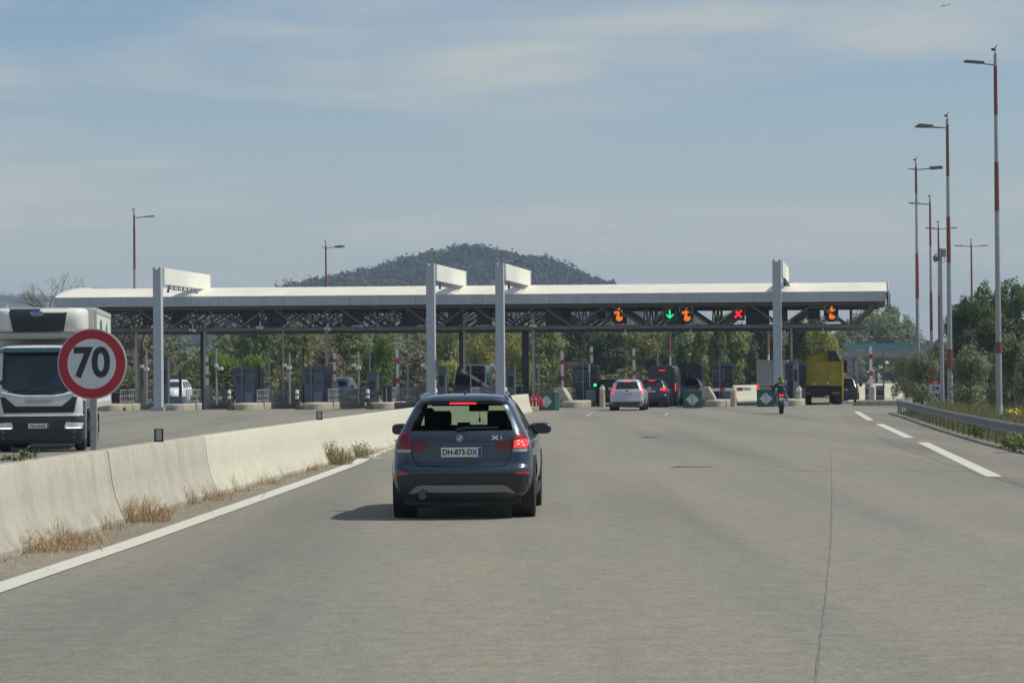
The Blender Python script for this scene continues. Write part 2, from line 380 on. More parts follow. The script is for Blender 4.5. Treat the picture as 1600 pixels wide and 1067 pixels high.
for (a, b) in (((1338, 643), (1360, 656.5)), ((1374, 662.5), (1421, 684)), ((1442, 691.5), (1554, 745))):
    p, q = gp(*a), gp(*b); line_strip([p.xy.lerp(q.xy, k / 6) for k in range(7)], .27)
for (a, b) in (((925, 644.6), (916, 651)), ((1044, 645), (1039, 650))):
    p, q = gp(*a), gp(*b); line_strip([p.xy, q.xy], .13 if a[0] < 1300 else .35, m=None if a[0] > 1300 else mat('worn_paint', (.36, .35, .30), .85, var=.3, vs=4))
for k, (a, b) in enumerate((((562, 716), (598, 716.5)), ((572, 708), (606, 707)), ((584, 701), (606, 700)))):
    p, q = gp(*a), gp(*b); line_strip([p.xy, q.xy], .34)
M_SEAM = mat('tar_seam', (.165, .16, .138), .8, var=.3, vs=1.5)
pts = [gp(px, py) for px, py in ((1270, 1120), (1275, 1067), (1284, 985), (1293, 905), (1299, 840), (1300, 780), (1299, 730), (1297, 700))]
pts2 = []
for a, b in zip(pts, pts[1:]):
    for k in range(8): p = a.lerp(b, k / 8); pts2.append((p.x + .006 * random.uniform(-1, 1), p.y))
line_strip(pts2, [.013 * random.uniform(.3, 1.5) for _ in pts2], .004, 'road_seam', M_SEAM)
for xs, row, w in (((1052, 1110), 729.3, .22), ((1180, 1540), 736, .07), ((1002, 1026), 683, .10)):
    n = 24; pp = [gp(xs[0] + (xs[1] - xs[0]) * i / n, row + (.5 * math.sin(i * 1.3))) for i in range(n + 1)]
    line_strip([p.xy for p in pp], [w * random.uniform(.25, 1) for _ in pp], .006, 'road_seam', mat('road_stain', (.168, .163, .138), .85, var=.2))

# ------------------------------------------------------------------ sweeps along a line
def sweep(prof, pts, mb=None, m=0):
    """prof: closed (offset to the right, z); pts: (x, y)"""
    mb = mb or MB(); vs = []; n = len(prof)
    for i, p in enumerate(pts):
        a = Vector(pts[max(i - 1, 0)]); c = Vector(pts[min(i + 1, len(pts) - 1)]); d = (c - a).normalized(); nr = Vector((d.y, -d.x))
        vs += [(p[0] + nr.x * o, p[1] + nr.y * o, z) for o, z in prof]
    fs = [(k * n + i, k * n + (i + 1) % n, (k + 1) * n + (i + 1) % n, (k + 1) * n + i) for k in range(len(pts) - 1) for i in range(n)]
    fs += [tuple(range(n)), tuple(range(len(pts) * n - 1, (len(pts) - 1) * n - 1, -1))]
    return mb.add(vs, fs, m)
JP = [(-.30, 0), (-.30, .07), (-.27, .12), (-.185, .33), (-.14, .55), (-.10, .87), (-.08, .90), (.08, .90), (.10, .87), (.14, .55), (.185, .33), (.27, .12), (.30, .07), (.30, 0)]
def barrier(y0, y1, m, label, step=1.2, group=None, end=0):
    ys = np.linspace(y0, y1, max(2, int((y1 - y0) / step)))
    o = sweep(JP, [(bar_x(y), y) for y in ys]).build('concrete_barrier', m, angle=28)
    return tag(o, label, 'barrier', group)
barrier(23.9, 31.18, M_CONC, 'weathered grey-beige concrete barrier segment nearest us, below the truck')
barrier(31.22, 38.47, M_CONC, 'weathered concrete barrier segment between the sign post and the cream painted barrier')
barrier(38.5, 126.0, M_PAINTC, 'long cream painted concrete barrier running behind the dark blue car', 2.5)
b = MB(); b.box((0, 0, .42), (.95, 1.5, .84), top=(.62, .9))
tag(b.build('barrier_block', M_PAINTC, loc=gp(812, 641.5), rz=R(-4), bevel=.03), 'white tapered concrete end block right of the dark blue car', 'barrier')

# ------------------------------------------------------------------ speed limit sign
Yp = 31.35; pc = at(144, 568.5, Yp - .12); pp = at(146.8, 700, Yp)
sg = thing('speed_sign', 'round white and red 70 speed limit sign on a grey post above the concrete barrier', 'road sign', (pp.x, Yp, .88))
zc = pc.z - .88; xc = pc.x - pp.x
M_SIGNW = mat('sign_white', (.60, .64, .68), .45, var=.05); M_SIGNR = mat('sign_red', (.42, .018, .035), .45, var=.07); M_ALU = mat('aluminium', (.50, .51, .52), .42, .6, var=.1)
RS = .432
face = MB(); Mx = Matrix.Translation((xc, -.12, zc)) @ Matrix.Rotation(R(-7), 4, 'Z') @ Matrix.Rotation(R(90), 4, 'X')
face.lathe([(0.001, -.02), (RS, -.02), (RS, .012), (RS - .016, .016), (.001, .016)], 64, 0, Mx); face.build('rim', M_ALU, sg, angle=30)
f2 = MB(); f2.lathe([(.001, .0165), (RS * .965, .0165), (RS * .965, .019), (.001, .019)], 64, 0, Mx); f2.build('red_ring', M_SIGNR, sg)
f3 = MB(); f3.lathe([(.001, .0195), (RS * .705, .0195), (RS * .705, .0215), (.001, .0215)], 64, 0, Mx); f3.build('white_disc', M_SIGNW, sg)
f4 = MB(); f4.text('70', .50, Mx @ Matrix.Translation((0.0, .0, .0225)), .0015, .016, sx=.92); f4.build('number', mat('sign_black', (.028, .032, .042), .5), sg, smooth=False)
f5 = MB(); f5.box((0, 0, (zc + .3) / 2), (.08, .08, zc + .3)); f5.build('post', mat('post_grey', (.34, .345, .36), .5, .25, var=.2, vs=5), sg, bevel=.006)
f6 = MB(); f6.box((0, -.04, zc + .17), (.34, .05, .035)); f6.build('bracket', M_ALU, sg); f6 = MB(); f6.box((0, -.04, zc - .17), (.34, .05, .035)); f6.build('bracket', M_ALU, sg); f6 = MB(); f6.box((0, 0, .006), (.2, .17, .012)); f6.build('base_plate', M_ALU, sg)

for px, row, y, lab in ((242, 680, 35.2, 'small dark framed reflector standing on the weathered barrier, nearer of the two'), (498, 647, 52.6, 'small dark framed reflector standing on the cream painted barrier, farther one')):
    p = at(px, row, y); t = thing('barrier_reflector', lab, 'reflector', (bar_x(y), y, .895), R(-4), 'reflectors on the concrete barrier')
    f = MB(); w, h = .105, .175
    for c, d in (((-w / 2, 0, h / 2), (.018, .03, h)), ((w / 2, 0, h / 2), (.018, .03, h)), ((0, 0, h), (w + .018, .03, .018)), ((0, 0, .012), (w + .018, .05, .024))): f.box(c, d)
    f.build('frame', M_BLACK, t); g = MB(); g.box((0, .004, h / 2), (w - .02, .008, h - .03)); g.build('reflector_plate', mat('dull_reflector', (.40, .42, .42), .35), t)

# ------------------------------------------------------------------ dry weeds and litter along the barrier
M_STRAW = mat('dry_straw', (.45, .31, .165), .8, var=.35, vs=30); M_WEED = mat('weed_green', (.16, .17, .06), .7, var=.35, vs=20); M_WEEDB = mat('weed_tan', (.33, .28, .15), .8, var=.3, vs=20)
def tuft(pos, n, h, sp, m, label, lean=.5, leaf=False, seed=0, cat='weed', z=0.0):
    rg = np.random.default_rng(seed); V = []; F = []
    for i in range(int(n * 1.35)):
        a = rg.uniform(0, 6.28); r = sp * math.sqrt(rg.uniform()) ; x, y = r * math.cos(a) * 1.3, r * math.sin(a)
        hh = h * rg.uniform(.45, 1.1) * (1 - .45 * (r / sp) ** 2); da = rg.uniform(0, 6.28); ln = lean * hh * rg.uniform(.2, 1.1); w = rg.uniform(.0018, .0042)
        ox, oy = math.cos(da) * ln, math.sin(da) * ln; ca = rg.uniform(0, 3.14); wx, wy = math.cos(ca) * w, math.sin(ca) * w
        k = len(V)
        V += [(x - wx, y - wy, 0), (x + wx, y + wy, 0), (x + ox * .35 + wx * .8, y + oy * .35 + wy * .8, hh * .6), (x + ox * .35 - wx * .8, y + oy * .35 - wy * .8, hh * .6),
              (x + ox + wx * .3, y + oy + wy * .3, hh), (x + ox - wx * .3, y + oy - wy * .3, hh)]
        F += [(k, k + 1, k + 2, k + 3), (k + 3, k + 2, k + 4, k + 5)]
        for q in range(3 if leaf else 1):
            u = rg.uniform(.35, 1.0); s_ = rg.uniform(.010, .022) * (1.3 if leaf else .6); c = np.array((x + ox * u * u, y + oy * u * u, hh * u)); d1 = rg.normal(size=3); d1 /= np.linalg.norm(d1); d2 = np.cross(d1, rg.normal(size=3)); d2 /= np.linalg.norm(d2) + 1e-6
            k = len(V); V += [tuple(c - d1 * s_), tuple(c + d2 * s_ * .5), tuple(c + d1 * s_), tuple(c - d2 * s_ * .5)]; F += [(k, k + 1, k + 2, k + 3)]
    o = obj('weed_tuft', np_mesh('weed_tuft', V, F, m), None, (pos.x, pos.y, z))
    return tag(o, label, cat)
def base_at(px, row): p = gp(px, row); return Vector((max(p.x, bar_x(p.y) + .33), p.y, 0))
tuft(base_at(8, 862), 260, .26, .42, M_STRAW, 'sprawling straw-brown dead grass at the barrier foot, at the left edge of the photo', 1.2, seed=1)
tuft(base_at(62, 850), 260, .2, .45, M_STRAW, 'flat straw-brown dead grass around white litter by the barrier', 1.4, seed=2)
tuft(base_at(183, 816), 420, .36, .36, M_STRAW, 'biggest bushy clump of straw-brown dead grass below the speed sign', .8, seed=3)
tuft(base_at(118, 829), 40, .22, .16, M_WEEDB, 'thin greenish weed stalks at the barrier foot left of the bushy straw clump', .3, seed=4)
tuft(base_at(40, 850), 14, .36, .08, M_WEEDB, 'single tall thin dry weed stalk against the weathered barrier, leftmost stalk', .2, seed=14)
tuft(base_at(268, 789), 40, .3, .1, M_WEEDB, 'thin upright weed against the weathered barrier right of the bushy straw clump', .3, seed=5)
tuft(base_at(298, 782), 120, .24, .3, M_STRAW, 'low tan grass clump where the weathered barrier meets the painted one', .9, seed=6)
tuft(base_at(345, 768), 24, .34, .16, M_WEEDB, 'sparse dry stalks at the start of the cream painted barrier', .25, seed=7)
tuft(base_at(392, 757), 130, .22, .34, M_STRAW, 'low orange-brown dead grass beside the small white litter scrap', 1., seed=8)
tuft(base_at(515, 726), 330, .5, .34, M_WEEDB, 'tall leafy tan weed clump against the cream painted barrier', .45, True, seed=9)
tuft(base_at(549, 715), 190, .38, .28, M_WEEDB, 'smaller grey-green weed clump left of the dark blue car', .5, True, seed=10)
tuft(base_at(470, 736), 110, .12, .14, M_STRAW, 'small flat tuft of short dead grass left of the tall leafy weed clump', 1., seed=11)
p = at(88, 700, 27.6); tuft(Vector((bar_x(27.9) - .1, 27.9, 0)), 30, .15, .09, M_WEED, 'taller green sprig growing on top of the barrier in front of the truck', .5, True, seed=12, z=.9)
tuft(Vector((bar_x(27.2) - .1, 27.2, 0)), 30, .10, .10, M_WEED, 'lower green sprig growing on top of the barrier in front of the truck', .6, True, seed=13, z=.9)
M_LITTER = mat('paper_litter', (.78, .77, .74), .6)
for px, row, s_, lab in ((68, 842, .075, 'crumpled white litter in the dead grass by the barrier'), (428, 754, .10, 'flat white litter scrap on the dusty shoulder')):
    f = MB(); rg = random.Random(px)
    for k in range(4):
        c = [rg.uniform(-.5, .5) * s_ for _ in range(2)]; f.add([(c[0] + s_ * math.cos(a) * rg.uniform(.4, 1), c[1] + s_ * math.sin(a) * rg.uniform(.3, .8), .012 + rg.uniform(0, .5) * s_) for a in (0, 1.3, 2.5, 3.8, 5.)], [(0, 1, 2, 3, 4)])
    p = gp(px, row); tag(f.build('litter', M_LITTER, loc=(p.x, p.y, .006), smooth=False), lab, 'litter')
# scattered small sprigs and dead stalks along the foot
V = []; F = []
for i in range(900):
    y = RNG.uniform(24, 90); x = bar_x(y) + .30 + abs(RNG.normal(0, .10)) * (1 if RNG.uniform() < .85 else 3); hh = RNG.uniform(.02, .13) * (1.5 if math.sin(y * 1.7) > .3 else .7)
    for q in range(RNG.integers(1, 4)):
        a = RNG.uniform(0, 6.28); w = RNG.uniform(.002, .005); dx_, dy_ = math.cos(a) * hh * .7, math.sin(a) * hh * .7; k = len(V)
        V += [(x - w, y, .004), (x + w, y, .004), (x + dx_, y + dy_, .004 + hh)]; F.append((k, k + 1, k + 2))
tag(obj('weeds', np_mesh('weeds', V, F, M_STRAW)), kind='stuff')
# grit and pebbles on the dusty shoulder
V = []; F = []
for i in range(4200):
    y = RNG.uniform(20, 75); x = bar_x(y) + .32 + abs(RNG.normal(0, .28)); 
    if x > line_x(y) - .2: continue
    s_ = RNG.uniform(.006, .02); k = len(V)
    V += [(x - s_, y, .004), (x + s_, y - s_, .004), (x + s_ * .4, y + s_, .004), (x, y, .004 + s_ * 1.2)]; F += [(k, k + 1, k + 3), (k + 1, k + 2, k + 3), (k + 2, k, k + 3)]
tag(obj('gravel', np_mesh('gravel', V, F, mat('grit', (.30, .27, .21), .9, var=.4, vs=40))), kind='stuff')

# ------------------------------------------------------------------ guardrail on the right
gr = thing('guardrail', 'long galvanised steel guardrail on short posts along the right verge', 'guardrail', (0, 0, 0))
WP = [(-.02, .295), (-.055, .315), (-.055, .365), (-.0, .40), (-.0, .44), (-.055, .475), (-.055, .525), (-.02, .545)]
prof = WP + [(o + .012, z) for o, z in reversed(WP)]
ysr = list(np.arange(18, 112.5, 1.6)) + [112.5]
railpts = [(rail_x(y), y) for y in ysr]
sweep([(o, z + .04) for o, z in prof], railpts).build('rail', mat('rail_zinc', (.22, .22, .235), .55, .3, var=.3, vs=1.2), gr, angle=25)
tb = MB(); x, y = railpts[-1]; sweep([(o, z) for o, z in [(-.02, .30), (.05, .30), (.05, .62), (-.02, .62)]], [(x, y), (x + .25, y + 1.2), (x + .7, y + 2.2)], tb); tb.box((x + .3, y + 1.5, .3), (.12, .2, .6)); tb.build('end_terminal', M_STEEL, gr, bevel=.01)
pm = MB(); pm.box((.03, 0, .25), (.016, .06, .62)); pm.box((.05, 0, .25), (.04, .012, .62)); pme = pm.mesh('post', mat('post_zinc_dull', (.20, .19, .19), .6, .3, var=.3, vs=8))
for k, y in enumerate(np.arange(24, 112, 2.0)): obj('post', pme, gr, (rail_x(y), y, 0), R(-5))
# ------------------------------------------------------------------ cars: lofted bodies with real window openings
class Shell:
    """levels: (z, half width, rear y, front y, rear corner r, front corner r, rear bulge)"""
    NR, NC, NS, NF = 8, 6, 22, 6
    def __init__(s, lv, sub=3):
        a = np.array(lv, float); z = a[:, 0]; n = len(z)
        t = []
        for i in range(n - 1): t += [i + k / sub for k in range(sub)]
        t.append(n - 1.); t = np.array(t); out = np.zeros((len(t), a.shape[1]))
        for c in range(a.shape[1]):         # monotone-ish cubic through the key levels
            y = a[:, c]; d = np.diff(y); mt = np.zeros(n)
            for i in range(1, n - 1): mt[i] = 0 if d[i - 1] * d[i] <= 0 else 2 * d[i - 1] * d[i] / (d[i - 1] + d[i])
            mt[0] = d[0]; mt[-1] = d[-1]
            for j, u in enumerate(t):
                i = min(int(u), n - 2); f = u - i
                out[j, c] = (2 * f**3 - 3 * f**2 + 1) * y[i] + (f**3 - 2 * f**2 + f) * mt[i] + (-2 * f**3 + 3 * f**2) * y[i + 1] + (f**3 - f**2) * mt[i + 1]
        s.L = out; s.H = s.NR + 2 * s.NC + s.NS + s.NF
    def half(s, l):
        z, hw, yr, yf, rr, rf, bl = l; P = []
        rr = min(rr, hw * .9); rf = min(rf, hw * .9); rz = rr * 1.0; fz = rf * 1.2
        cr = lambda x: yr + bl * (x / hw) ** 2
        xe = hw - rr; ye = cr(xe)
        for i in range(s.NR): x = xe * i / s.NR; P.append((x, cr(x)))
        for i in range(s.NC): a = math.pi / 2 * i / s.NC; P.append((xe + rr * math.sin(a), ye + rz * (1 - math.cos(a))))
        xf = hw - rf; yfe = yf - .10 * (xf / hw) ** 2
        y0, y1 = ye + rz, yfe - fz
        for i in range(s.NS): P.append((hw, y0 + (y1 - y0) * i / s.NS))
        for i in range(s.NC): a = math.pi / 2 * i / s.NC; P.append((xf + rf * math.cos(a), y1 + fz * math.sin(a)))
        for i in range(s.NF + 1): x = xf * (1 - i / s.NF); P.append((x, yf - .10 * (x / hw) ** 2))
        ym = (yr + yf) / 2; hl = (yf - yr) / 2
        return [(x * (1 - .055 * abs((y - ym) / hl) ** 2.5), y) for x, y in P]
    def at(s, z):
        L = s.L; return [np.interp(z, L[:, 0], L[:, c]) for c in range(7)]
    def rear_y(s, x, z):
        P = s.half(s.at(z)); P = P[:s.NR + s.NC + 3]
        return float(np.interp(abs(x), [p[0] for p in P], [p[1] for p in P]))
    def front_y(s, x, z):
        P = s.half(s.at(z))[::-1][:s.NF + s.NC + 2]
        return float(np.interp(abs(x), [p[0] for p in P], [p[1] for p in P]))
    def side_x(s, y, z):
        P = s.half(s.at(z))[s.NR + s.NC:s.NR + s.NC + s.NS + 1]
        return float(np.interp(y, [p[1] for p in P], [p[0] for p in P]))
    def build(s, windows):
        """windows: {name: test(seg kind, index in kind, z mid, side)} -> ({name: MB}, body MB)"""
        rings = []
        for l in s.L:
            h = s.half(l); rings.append([(x, y, l[0]) for x, y in h] + [(-x, y, l[0]) for x, y in h[-2:0:-1]])
        n = 2 * s.H; V = [p for r in rings for p in r]
        faces = {k: [] for k in windows}; body = []
        for k in range(len(rings) - 1):
            zm = (s.L[k][0] + s.L[k + 1][0]) / 2
            for j in range(n):
                side = 1 if j < s.H else -1; hj = j if j < s.H else 2 * s.H - 1 - j
                if hj < s.NR: kd, ix = 'rear', hj
                elif hj < s.NR + s.NC: kd, ix = 'rc', hj - s.NR
                elif hj < s.NR + s.NC + s.NS: kd, ix = 'side', hj - s.NR - s.NC
                elif hj < s.NR + 2 * s.NC + s.NS: kd, ix = 'fc', hj - s.NR - s.NC - s.NS
                else: kd, ix = 'front', hj - s.NR - 2 * s.NC - s.NS
                f = (k * n + j, k * n + (j + 1) % n, (k + 1) * n + (j + 1) % n, (k + 1) * n + j)
                for nm, fn in windows.items():
                    if fn(kd, ix, zm, side): faces[nm].append(f); break
                else: body.append(f)
        top = tuple(range((len(rings) - 1) * n, len(rings) * n)); bot = tuple(range(n - 1, -1, -1))
        body += [top, bot]
        def mbof(fs):
            used = sorted({i for f in fs for i in f}); mp_ = {v: i for i, v in enumerate(used)}
            m = MB(); m.add([V[i] for i in used], [tuple(mp_[i] for i in f) for f in fs]); return m
        return {k: mbof(f) for k, f in faces.items() if f}, mbof(body)
def patch(poly, surf, off=.006, depth=.012, step=.05, mb=None, m=0):
    """poly in (x, z) laid on a surface y = surf(x, z), facing -y"""
    mb = mb or MB(); pts = []
    for (a, b), (c, d) in zip(poly, poly[1:] + poly[:1]):
        k = max(1, int(math.hypot(c - a, d - b) / step)); pts += [(a + (c - a) * i / k, b + (d - b) * i / k) for i in range(k)]
    nb = len(pts); xs = [p[0] for p in pts]; zs = [p[1] for p in pts]
    def inside(x, z):
        r = False
        for (a, b), (c, d) in zip(pts, pts[1:] + pts[:1]):
            if (b > z) != (d > z) and x < (c - a) * (z - b) / (d - b) + a: r = not r
        return r
    for x in np.arange(min(xs) + step / 2, max(xs), step):
        for z in np.arange(min(zs) + step / 2, max(zs), step):
            if inside(x, z) and min((x - a) ** 2 + (z - b) ** 2 for a, b in pts) > (step * .35) ** 2: pts.append((x, z))
    v, e, f, *_ = geometry.delaunay_2d_cdt([Vector(p) for p in pts], [], [list(range(nb))], 1, 1e-6)
    V = [(p.x, surf(p.x, p.y) - off, p.y) for p in v]; F = [tuple(t) for t in f]; n0 = len(V)
    V += [(p[0], p[1] + off + depth, p[2]) for p in V[:nb]]
    F += [(i, (i + 1) % nb, n0 + (i + 1) % nb, n0 + i) for i in range(nb)]
    return mb.add(V, F, m)
def ribbon(pts, surf, w, off=.003):
    """thin dark gap or painted shade line on the surface"""
    mb = MB(); mb.path([(x, surf(x, z) - off, z) for x, z in pts], w, 6); return mb
def wheel_mesh(r, w, detail=True):
    t = MB(); t.lathe([(r * .64, -w / 2), (r * .90, -w / 2), (r * .975, -w * .42), (r, -w * .3), (r, w * .3), (r * .975, w * .42), (r * .90, w / 2), (r * .64, w / 2)], 36)
    rm = MB(); rm.lathe([(.001, -w * .40), (r * .2, -w * .40), (r * .22, -w * .30), (r * .55, -w * .34), (r * .64, -w * .44), (r * .66, -w * .5), (r * .66, w * .45), (.001, w * .45)], 30)
    for k in range(5):
        a = 2 * math.pi * k / 5; rm.box((r * .40, 0, -w * .40), (r * .5, r * .13, w * .1), M=Matrix.Rotation(a, 4, 'Z'))
    return t.mesh('tyre', M_TYRE, angle=40), rm.mesh('rim', M_RIM, angle=40)
WHEELS = {}
def wheel(parent, x, y, r, w, split=True):
    if (r, w) not in WHEELS: WHEELS[(r, w)] = wheel_mesh(r, w)
    t, rm = WHEELS[(r, w)]
    o = obj('wheel', None, parent, (x, y, r)); o.rotation_euler = (0, R(-90) if x > 0 else R(90), 0) ; o.rotation_euler = (R(90), 0, R(90) if x > 0 else R(-90))
    obj('tyre', t, o); obj('rim', rm, o)
    return o
def plate_text(parent, body, x, surf, z, w=.50, h=.115, tsize=.085, blue=1):
    p = MB(); p.box((x, surf - .012, z), (w, .014, h)); pl = p.build('number_plate', M_PLATE, parent, bevel=.004)
    t = MB(); t.text(body, tsize, UP(x - .02 * blue, surf - .0205, z - .002), .001, .0024, sx=.86); t.build('characters', M_INK, pl, smooth=False)
    if blue:
        e = MB(); e.box((x + w / 2 - .022, surf - .0205, z), (.040, .003, h - .008)); e.build('blue_band', M_BLUE, pl)
    return pl

# ------------------------------------------------------------------ the dark blue car in front
M_CARB = mat('dark_blue_metallic', (.021, .040, .070), .28, .35, var=.06, vs=1., coat=.9)
SUV = [(.22, .75, .18, 4.34, .30, .35, .08), (.31, .835, .08, 4.40, .28, .40, .09), (.45, .882, .02, 4.44, .27, .42, .10), (.57, .90, .0, 4.43, .26, .42, .10), (.635, .90, .02, 4.42, .25, .42, .10),
       (.68, .90, .075, 4.40, .23, .42, .09), (.80, .895, .095, 4.34, .23, .42, .09), (.92, .875, .10, 4.22, .22, .42, .09), (1.0, .845, .115, 3.9, .21, .45, .09),
       (1.06, .81, .15, 3.35, .19, .50, .08), (1.11, .78, .185, 3.08, .16, .46, .08), (1.25, .71, .30, 2.86, .14, .42, .07), (1.36, .65, .40, 2.62, .14, .40, .06), (1.41, .618, .425, 2.48, .15, .40, .05),
       (1.455, .58, .37, 2.32, .18, .40, .05), (1.50, .52, .42, 2.10, .22, .38, .05), (1.527, .42, .56, 1.85, .25, .35, .05), (1.542, .22, .85, 1.5, .2, .2, .02)]
def make_suv():
    d = .80; hd = R(-2.2)
    ax = gp(727, 806.5); c, s_ = math.cos(hd), math.sin(hd)
    org = (ax.x - (-s_) * d, ax.y - c * d, 0)
    t = thing('car', 'dark blue-grey car driving ahead of us with its right brake light lit', 'car', org, hd)
    S = Shell(SUV, 3)
    W = {'rear_window': lambda k, i, z, sd: z > 1.10 and z < 1.415 and (k == 'rear' or (k == 'rc' and i < 1)),
         'windscreen': lambda k, i, z, sd: z > 1.11 and z < 1.40 and (k == 'front' or (k == 'fc' and i > 1)),
         'right_glass': lambda k, i, z, sd: sd > 0 and k == 'side' and 1.08 < z < 1.40 and i not in (0, 6, 13, 20, 21),
         'left_glass': lambda k, i, z, sd: sd < 0 and k == 'side' and 1.08 < z < 1.40 and i not in (0, 6, 13, 20, 21)}
    g, body = S.build(W)
    body.build('body', M_CARB, t, angle=40)
    g['rear_window'].build('rear_window', M_GLASS, t); g['windscreen'].build('windscreen', M_GLASS, t)
    g['right_glass'].build('side_window', M_TINT, t); g['left_glass'].build('side_window', M_TINT, t)
    ry = S.rear_y
    # lower bumper in black, with cladding round the sides
    patch([(-.78, .235), (.78, .235), (.83, .31), (.885, .46), (.89, .545), (.72, .535), (.62, .575), (-.62, .575), (-.72, .535), (-.89, .545), (-.885, .46), (-.83, .31)], ry, .012, .03, .06).build('rear_bumper', mat('bumper_plastic', (.026, .029, .034), .5, var=.15), t)
    patch([(-.64, .315), (-.54, .335), (.54, .335), (.64, .315), (.655, .33), (.57, .405), (.50, .425), (-.50, .425), (-.57, .405), (-.655, .33)], ry, .03, .03, .05).build('skid_plate', mat('satin_silver', (.24, .26, .30), .38, .5), t, angle=25)
    for s in (-1, 1):
        patch([(s * .665, .555), (s * .825, .555), (s * .835, .578), (s * .68, .585)], ry, .02, .02, .04).build('reflector', mat('bright_red_lens', (.55, .03, .025), .2, var=.2, vs=40), t)
        lit = s > 0
        outer = [(s * .625, .872), (s * .80, .872), (s * .835, .91), (s * .835, .985), (s * .79, 1.03), (s * .72, 1.075), (s * .675, 1.075), (s * .635, .985)]
        tl = patch(outer, ry, .014, .02, .04).build('tail_light', M_REDL, t)
        if lit: tl['label'] = 'tail light with the brake lamp glowing red'
        if lit:
            patch([(.645, .876), (.795, .876), (.825, .92), (.822, .975), (.78, .985), (.65, .965)], ry, .019, .02, .03).build('lamp', M_REDON, tl)
            q = MB()
            for xx, zz in ((.70, .925), (.74, .95), (.70, .965), (.76, .915)): q.box((xx, ry(xx, zz) - .022, zz), (.035, .006, .012))
            q.build('lamp_filament', mat('hot_filament', (1., .45, .40), .3, emit=1.6), tl)
        patch([(s * .632, .828), (s * .80, .828), (s * .815, .864), (s * .628, .864)], ry, .013, .02, .04).build('reversing_lens', mat('clear_lens', (.42, .43, .44), .15, var=.2, vs=20), tl)
        patch([(s * .372, .925), (s * .385, .942), (s * .47, .966), (s * .612, .972), (s * .616, .842), (s * .51, .846), (s * .43, .88)], ry, .012, .02, .02).build('inner_lens', mat('dark_red_lens', (.12, .007, .013), .16, var=.15, vs=14), tl)
        patch([(s * .46, .872), (s * .52, .852), (s * .61, .850), (s * .61, .866), (s * .525, .868), (s * .47, .886)], ry, .0165, .02, .02).build('inner_lens', mat('mid_red_lens', (.26, .012, .022), .2, var=.2, vs=30), tl)  # brighter red strip low on the inner lens
    # tailgate gap, then the painted crease shade
    lw = .0055
    gp_l = [(-.665, 1.05), (-.612, .97), (-.614, .83), (-.60, .76), (-.56, .69), (-.50, .658), (-.30, .648), (0, .645), (.30, .648), (.50, .658), (.56, .69), (.60, .76), (.614, .83), (.612, .97), (.665, 1.05)]
    ribbon(gp_l, ry, lw).build('tailgate_gap', M_INK, t)
    ribbon([(-.37, .958), (-.2, .965), (0, .967), (.2, .965), (.37, .958)], ry, .006).build('painted_shade_line', M_INK, t)  # dark line painted in for the shade along the tailgate crease
    for x in (-.62, -.24, .24, .62):
        ps = MB(); ps.lathe([(.001, 0), (.018, 0), (.016, .004), (.001, .005)], 14, 0, UP(x, ry(x, .50) - .012, .50)); ps.build('parking_sensor', mat('sensor_grey', (.045, .05, .056), .4), t)
    # the recess around the number plate: handle strip above
    patch([(-.42, .905), (.42, .905), (.42, .93), (-.42, .93)], ry, .026, .03, .06).build('tailgate_handle', M_CARB, t, bevel=.004)
    plate_text(t, 'DH-873-DX', .0, ry(0, .83) - .004, .828, .50, .118, .098)
    # badges
    e = MB(); M = UP(-.02, ry(0, 1.0) - .012, 1.0); e.lathe([(.001, 0), (.040, 0), (.041, .006), (.001, .009)], 28, 0, M); bd = e.build('badge', mat('badge_dark', (.03, .035, .045), .3), t)
    e = MB(); e.lathe([(.036, .007), (.041, .007), (.041, .011), (.036, .011), (.036, .007)], 28, 0, M, False)
    bl = MB()
    for k in range(4):
        a0 = k * math.pi / 2 + .1; pts = [(0, 0, .0105)] + [(.026 * math.cos(a0 + j * math.pi / 16), .026 * math.sin(a0 + j * math.pi / 16), .0105) for j in range(9)]
        (e if k % 2 == 0 else bl).add(pts, [tuple(range(10))], 0, M)
    e.build('badge_ring', mat('badge_silver', (.80, .82, .85), .25, .3), bd); bl.build('badge_quarters', mat('badge_blue', (.06, .20, .50), .3), bd)
    e = MB(); e.text('X', .068, UP(.415, ry(.44, 1.0) - .012, 1.0), .003, .003, sx=1.6); e.text('1', .06, UP(.49, ry(.52, 1.0) - .014, 1.0), .003, .003); e.build('badge_text', M_CHROME, t, smooth=False)
    # third brake light and spoiler lip
    zz = 1.455
    b = MB(); n = 14
    vs = []
    for i in range(n + 1):
        x = -.57 + 1.14 * i / n; y = ry(x, 1.46)
        vs += [(x, y - .045 + .02 * abs(x), 1.462 - .03 * x * x), (x, y + .10, 1.486 - .05 * x * x), (x, y + .10, 1.43 - .03 * x * x), (x, y - .035 + .02 * abs(x), 1.438 - .03 * x * x)]
    b.add(vs, [(4 * i + k, 4 * i + (k + 1) % 4, 4 * i + 4 + (k + 1) % 4, 4 * i + 4 + k) for i in range(n) for k in range(4)] + [(0, 1, 2, 3), (4 * n + 3, 4 * n + 2, 4 * n + 1, 4 * n)])
    b.build('spoiler', M_CARB, t, angle=50)
    b = MB(); b.box((.01, ry(0, 1.46) - .048, 1.428), (.345, .02, .024)); b.build('brake_light', mat('brake_strip', (1., .05, .06), .3, var=.1, vs=20, emit=1.1), t, bevel=.006)
    b = MB(); b.box((0, ry(0, 1.46) - .03, 1.43), (1.0, .05, .018)); b.build('spoiler_lip', M_BLACK, t)
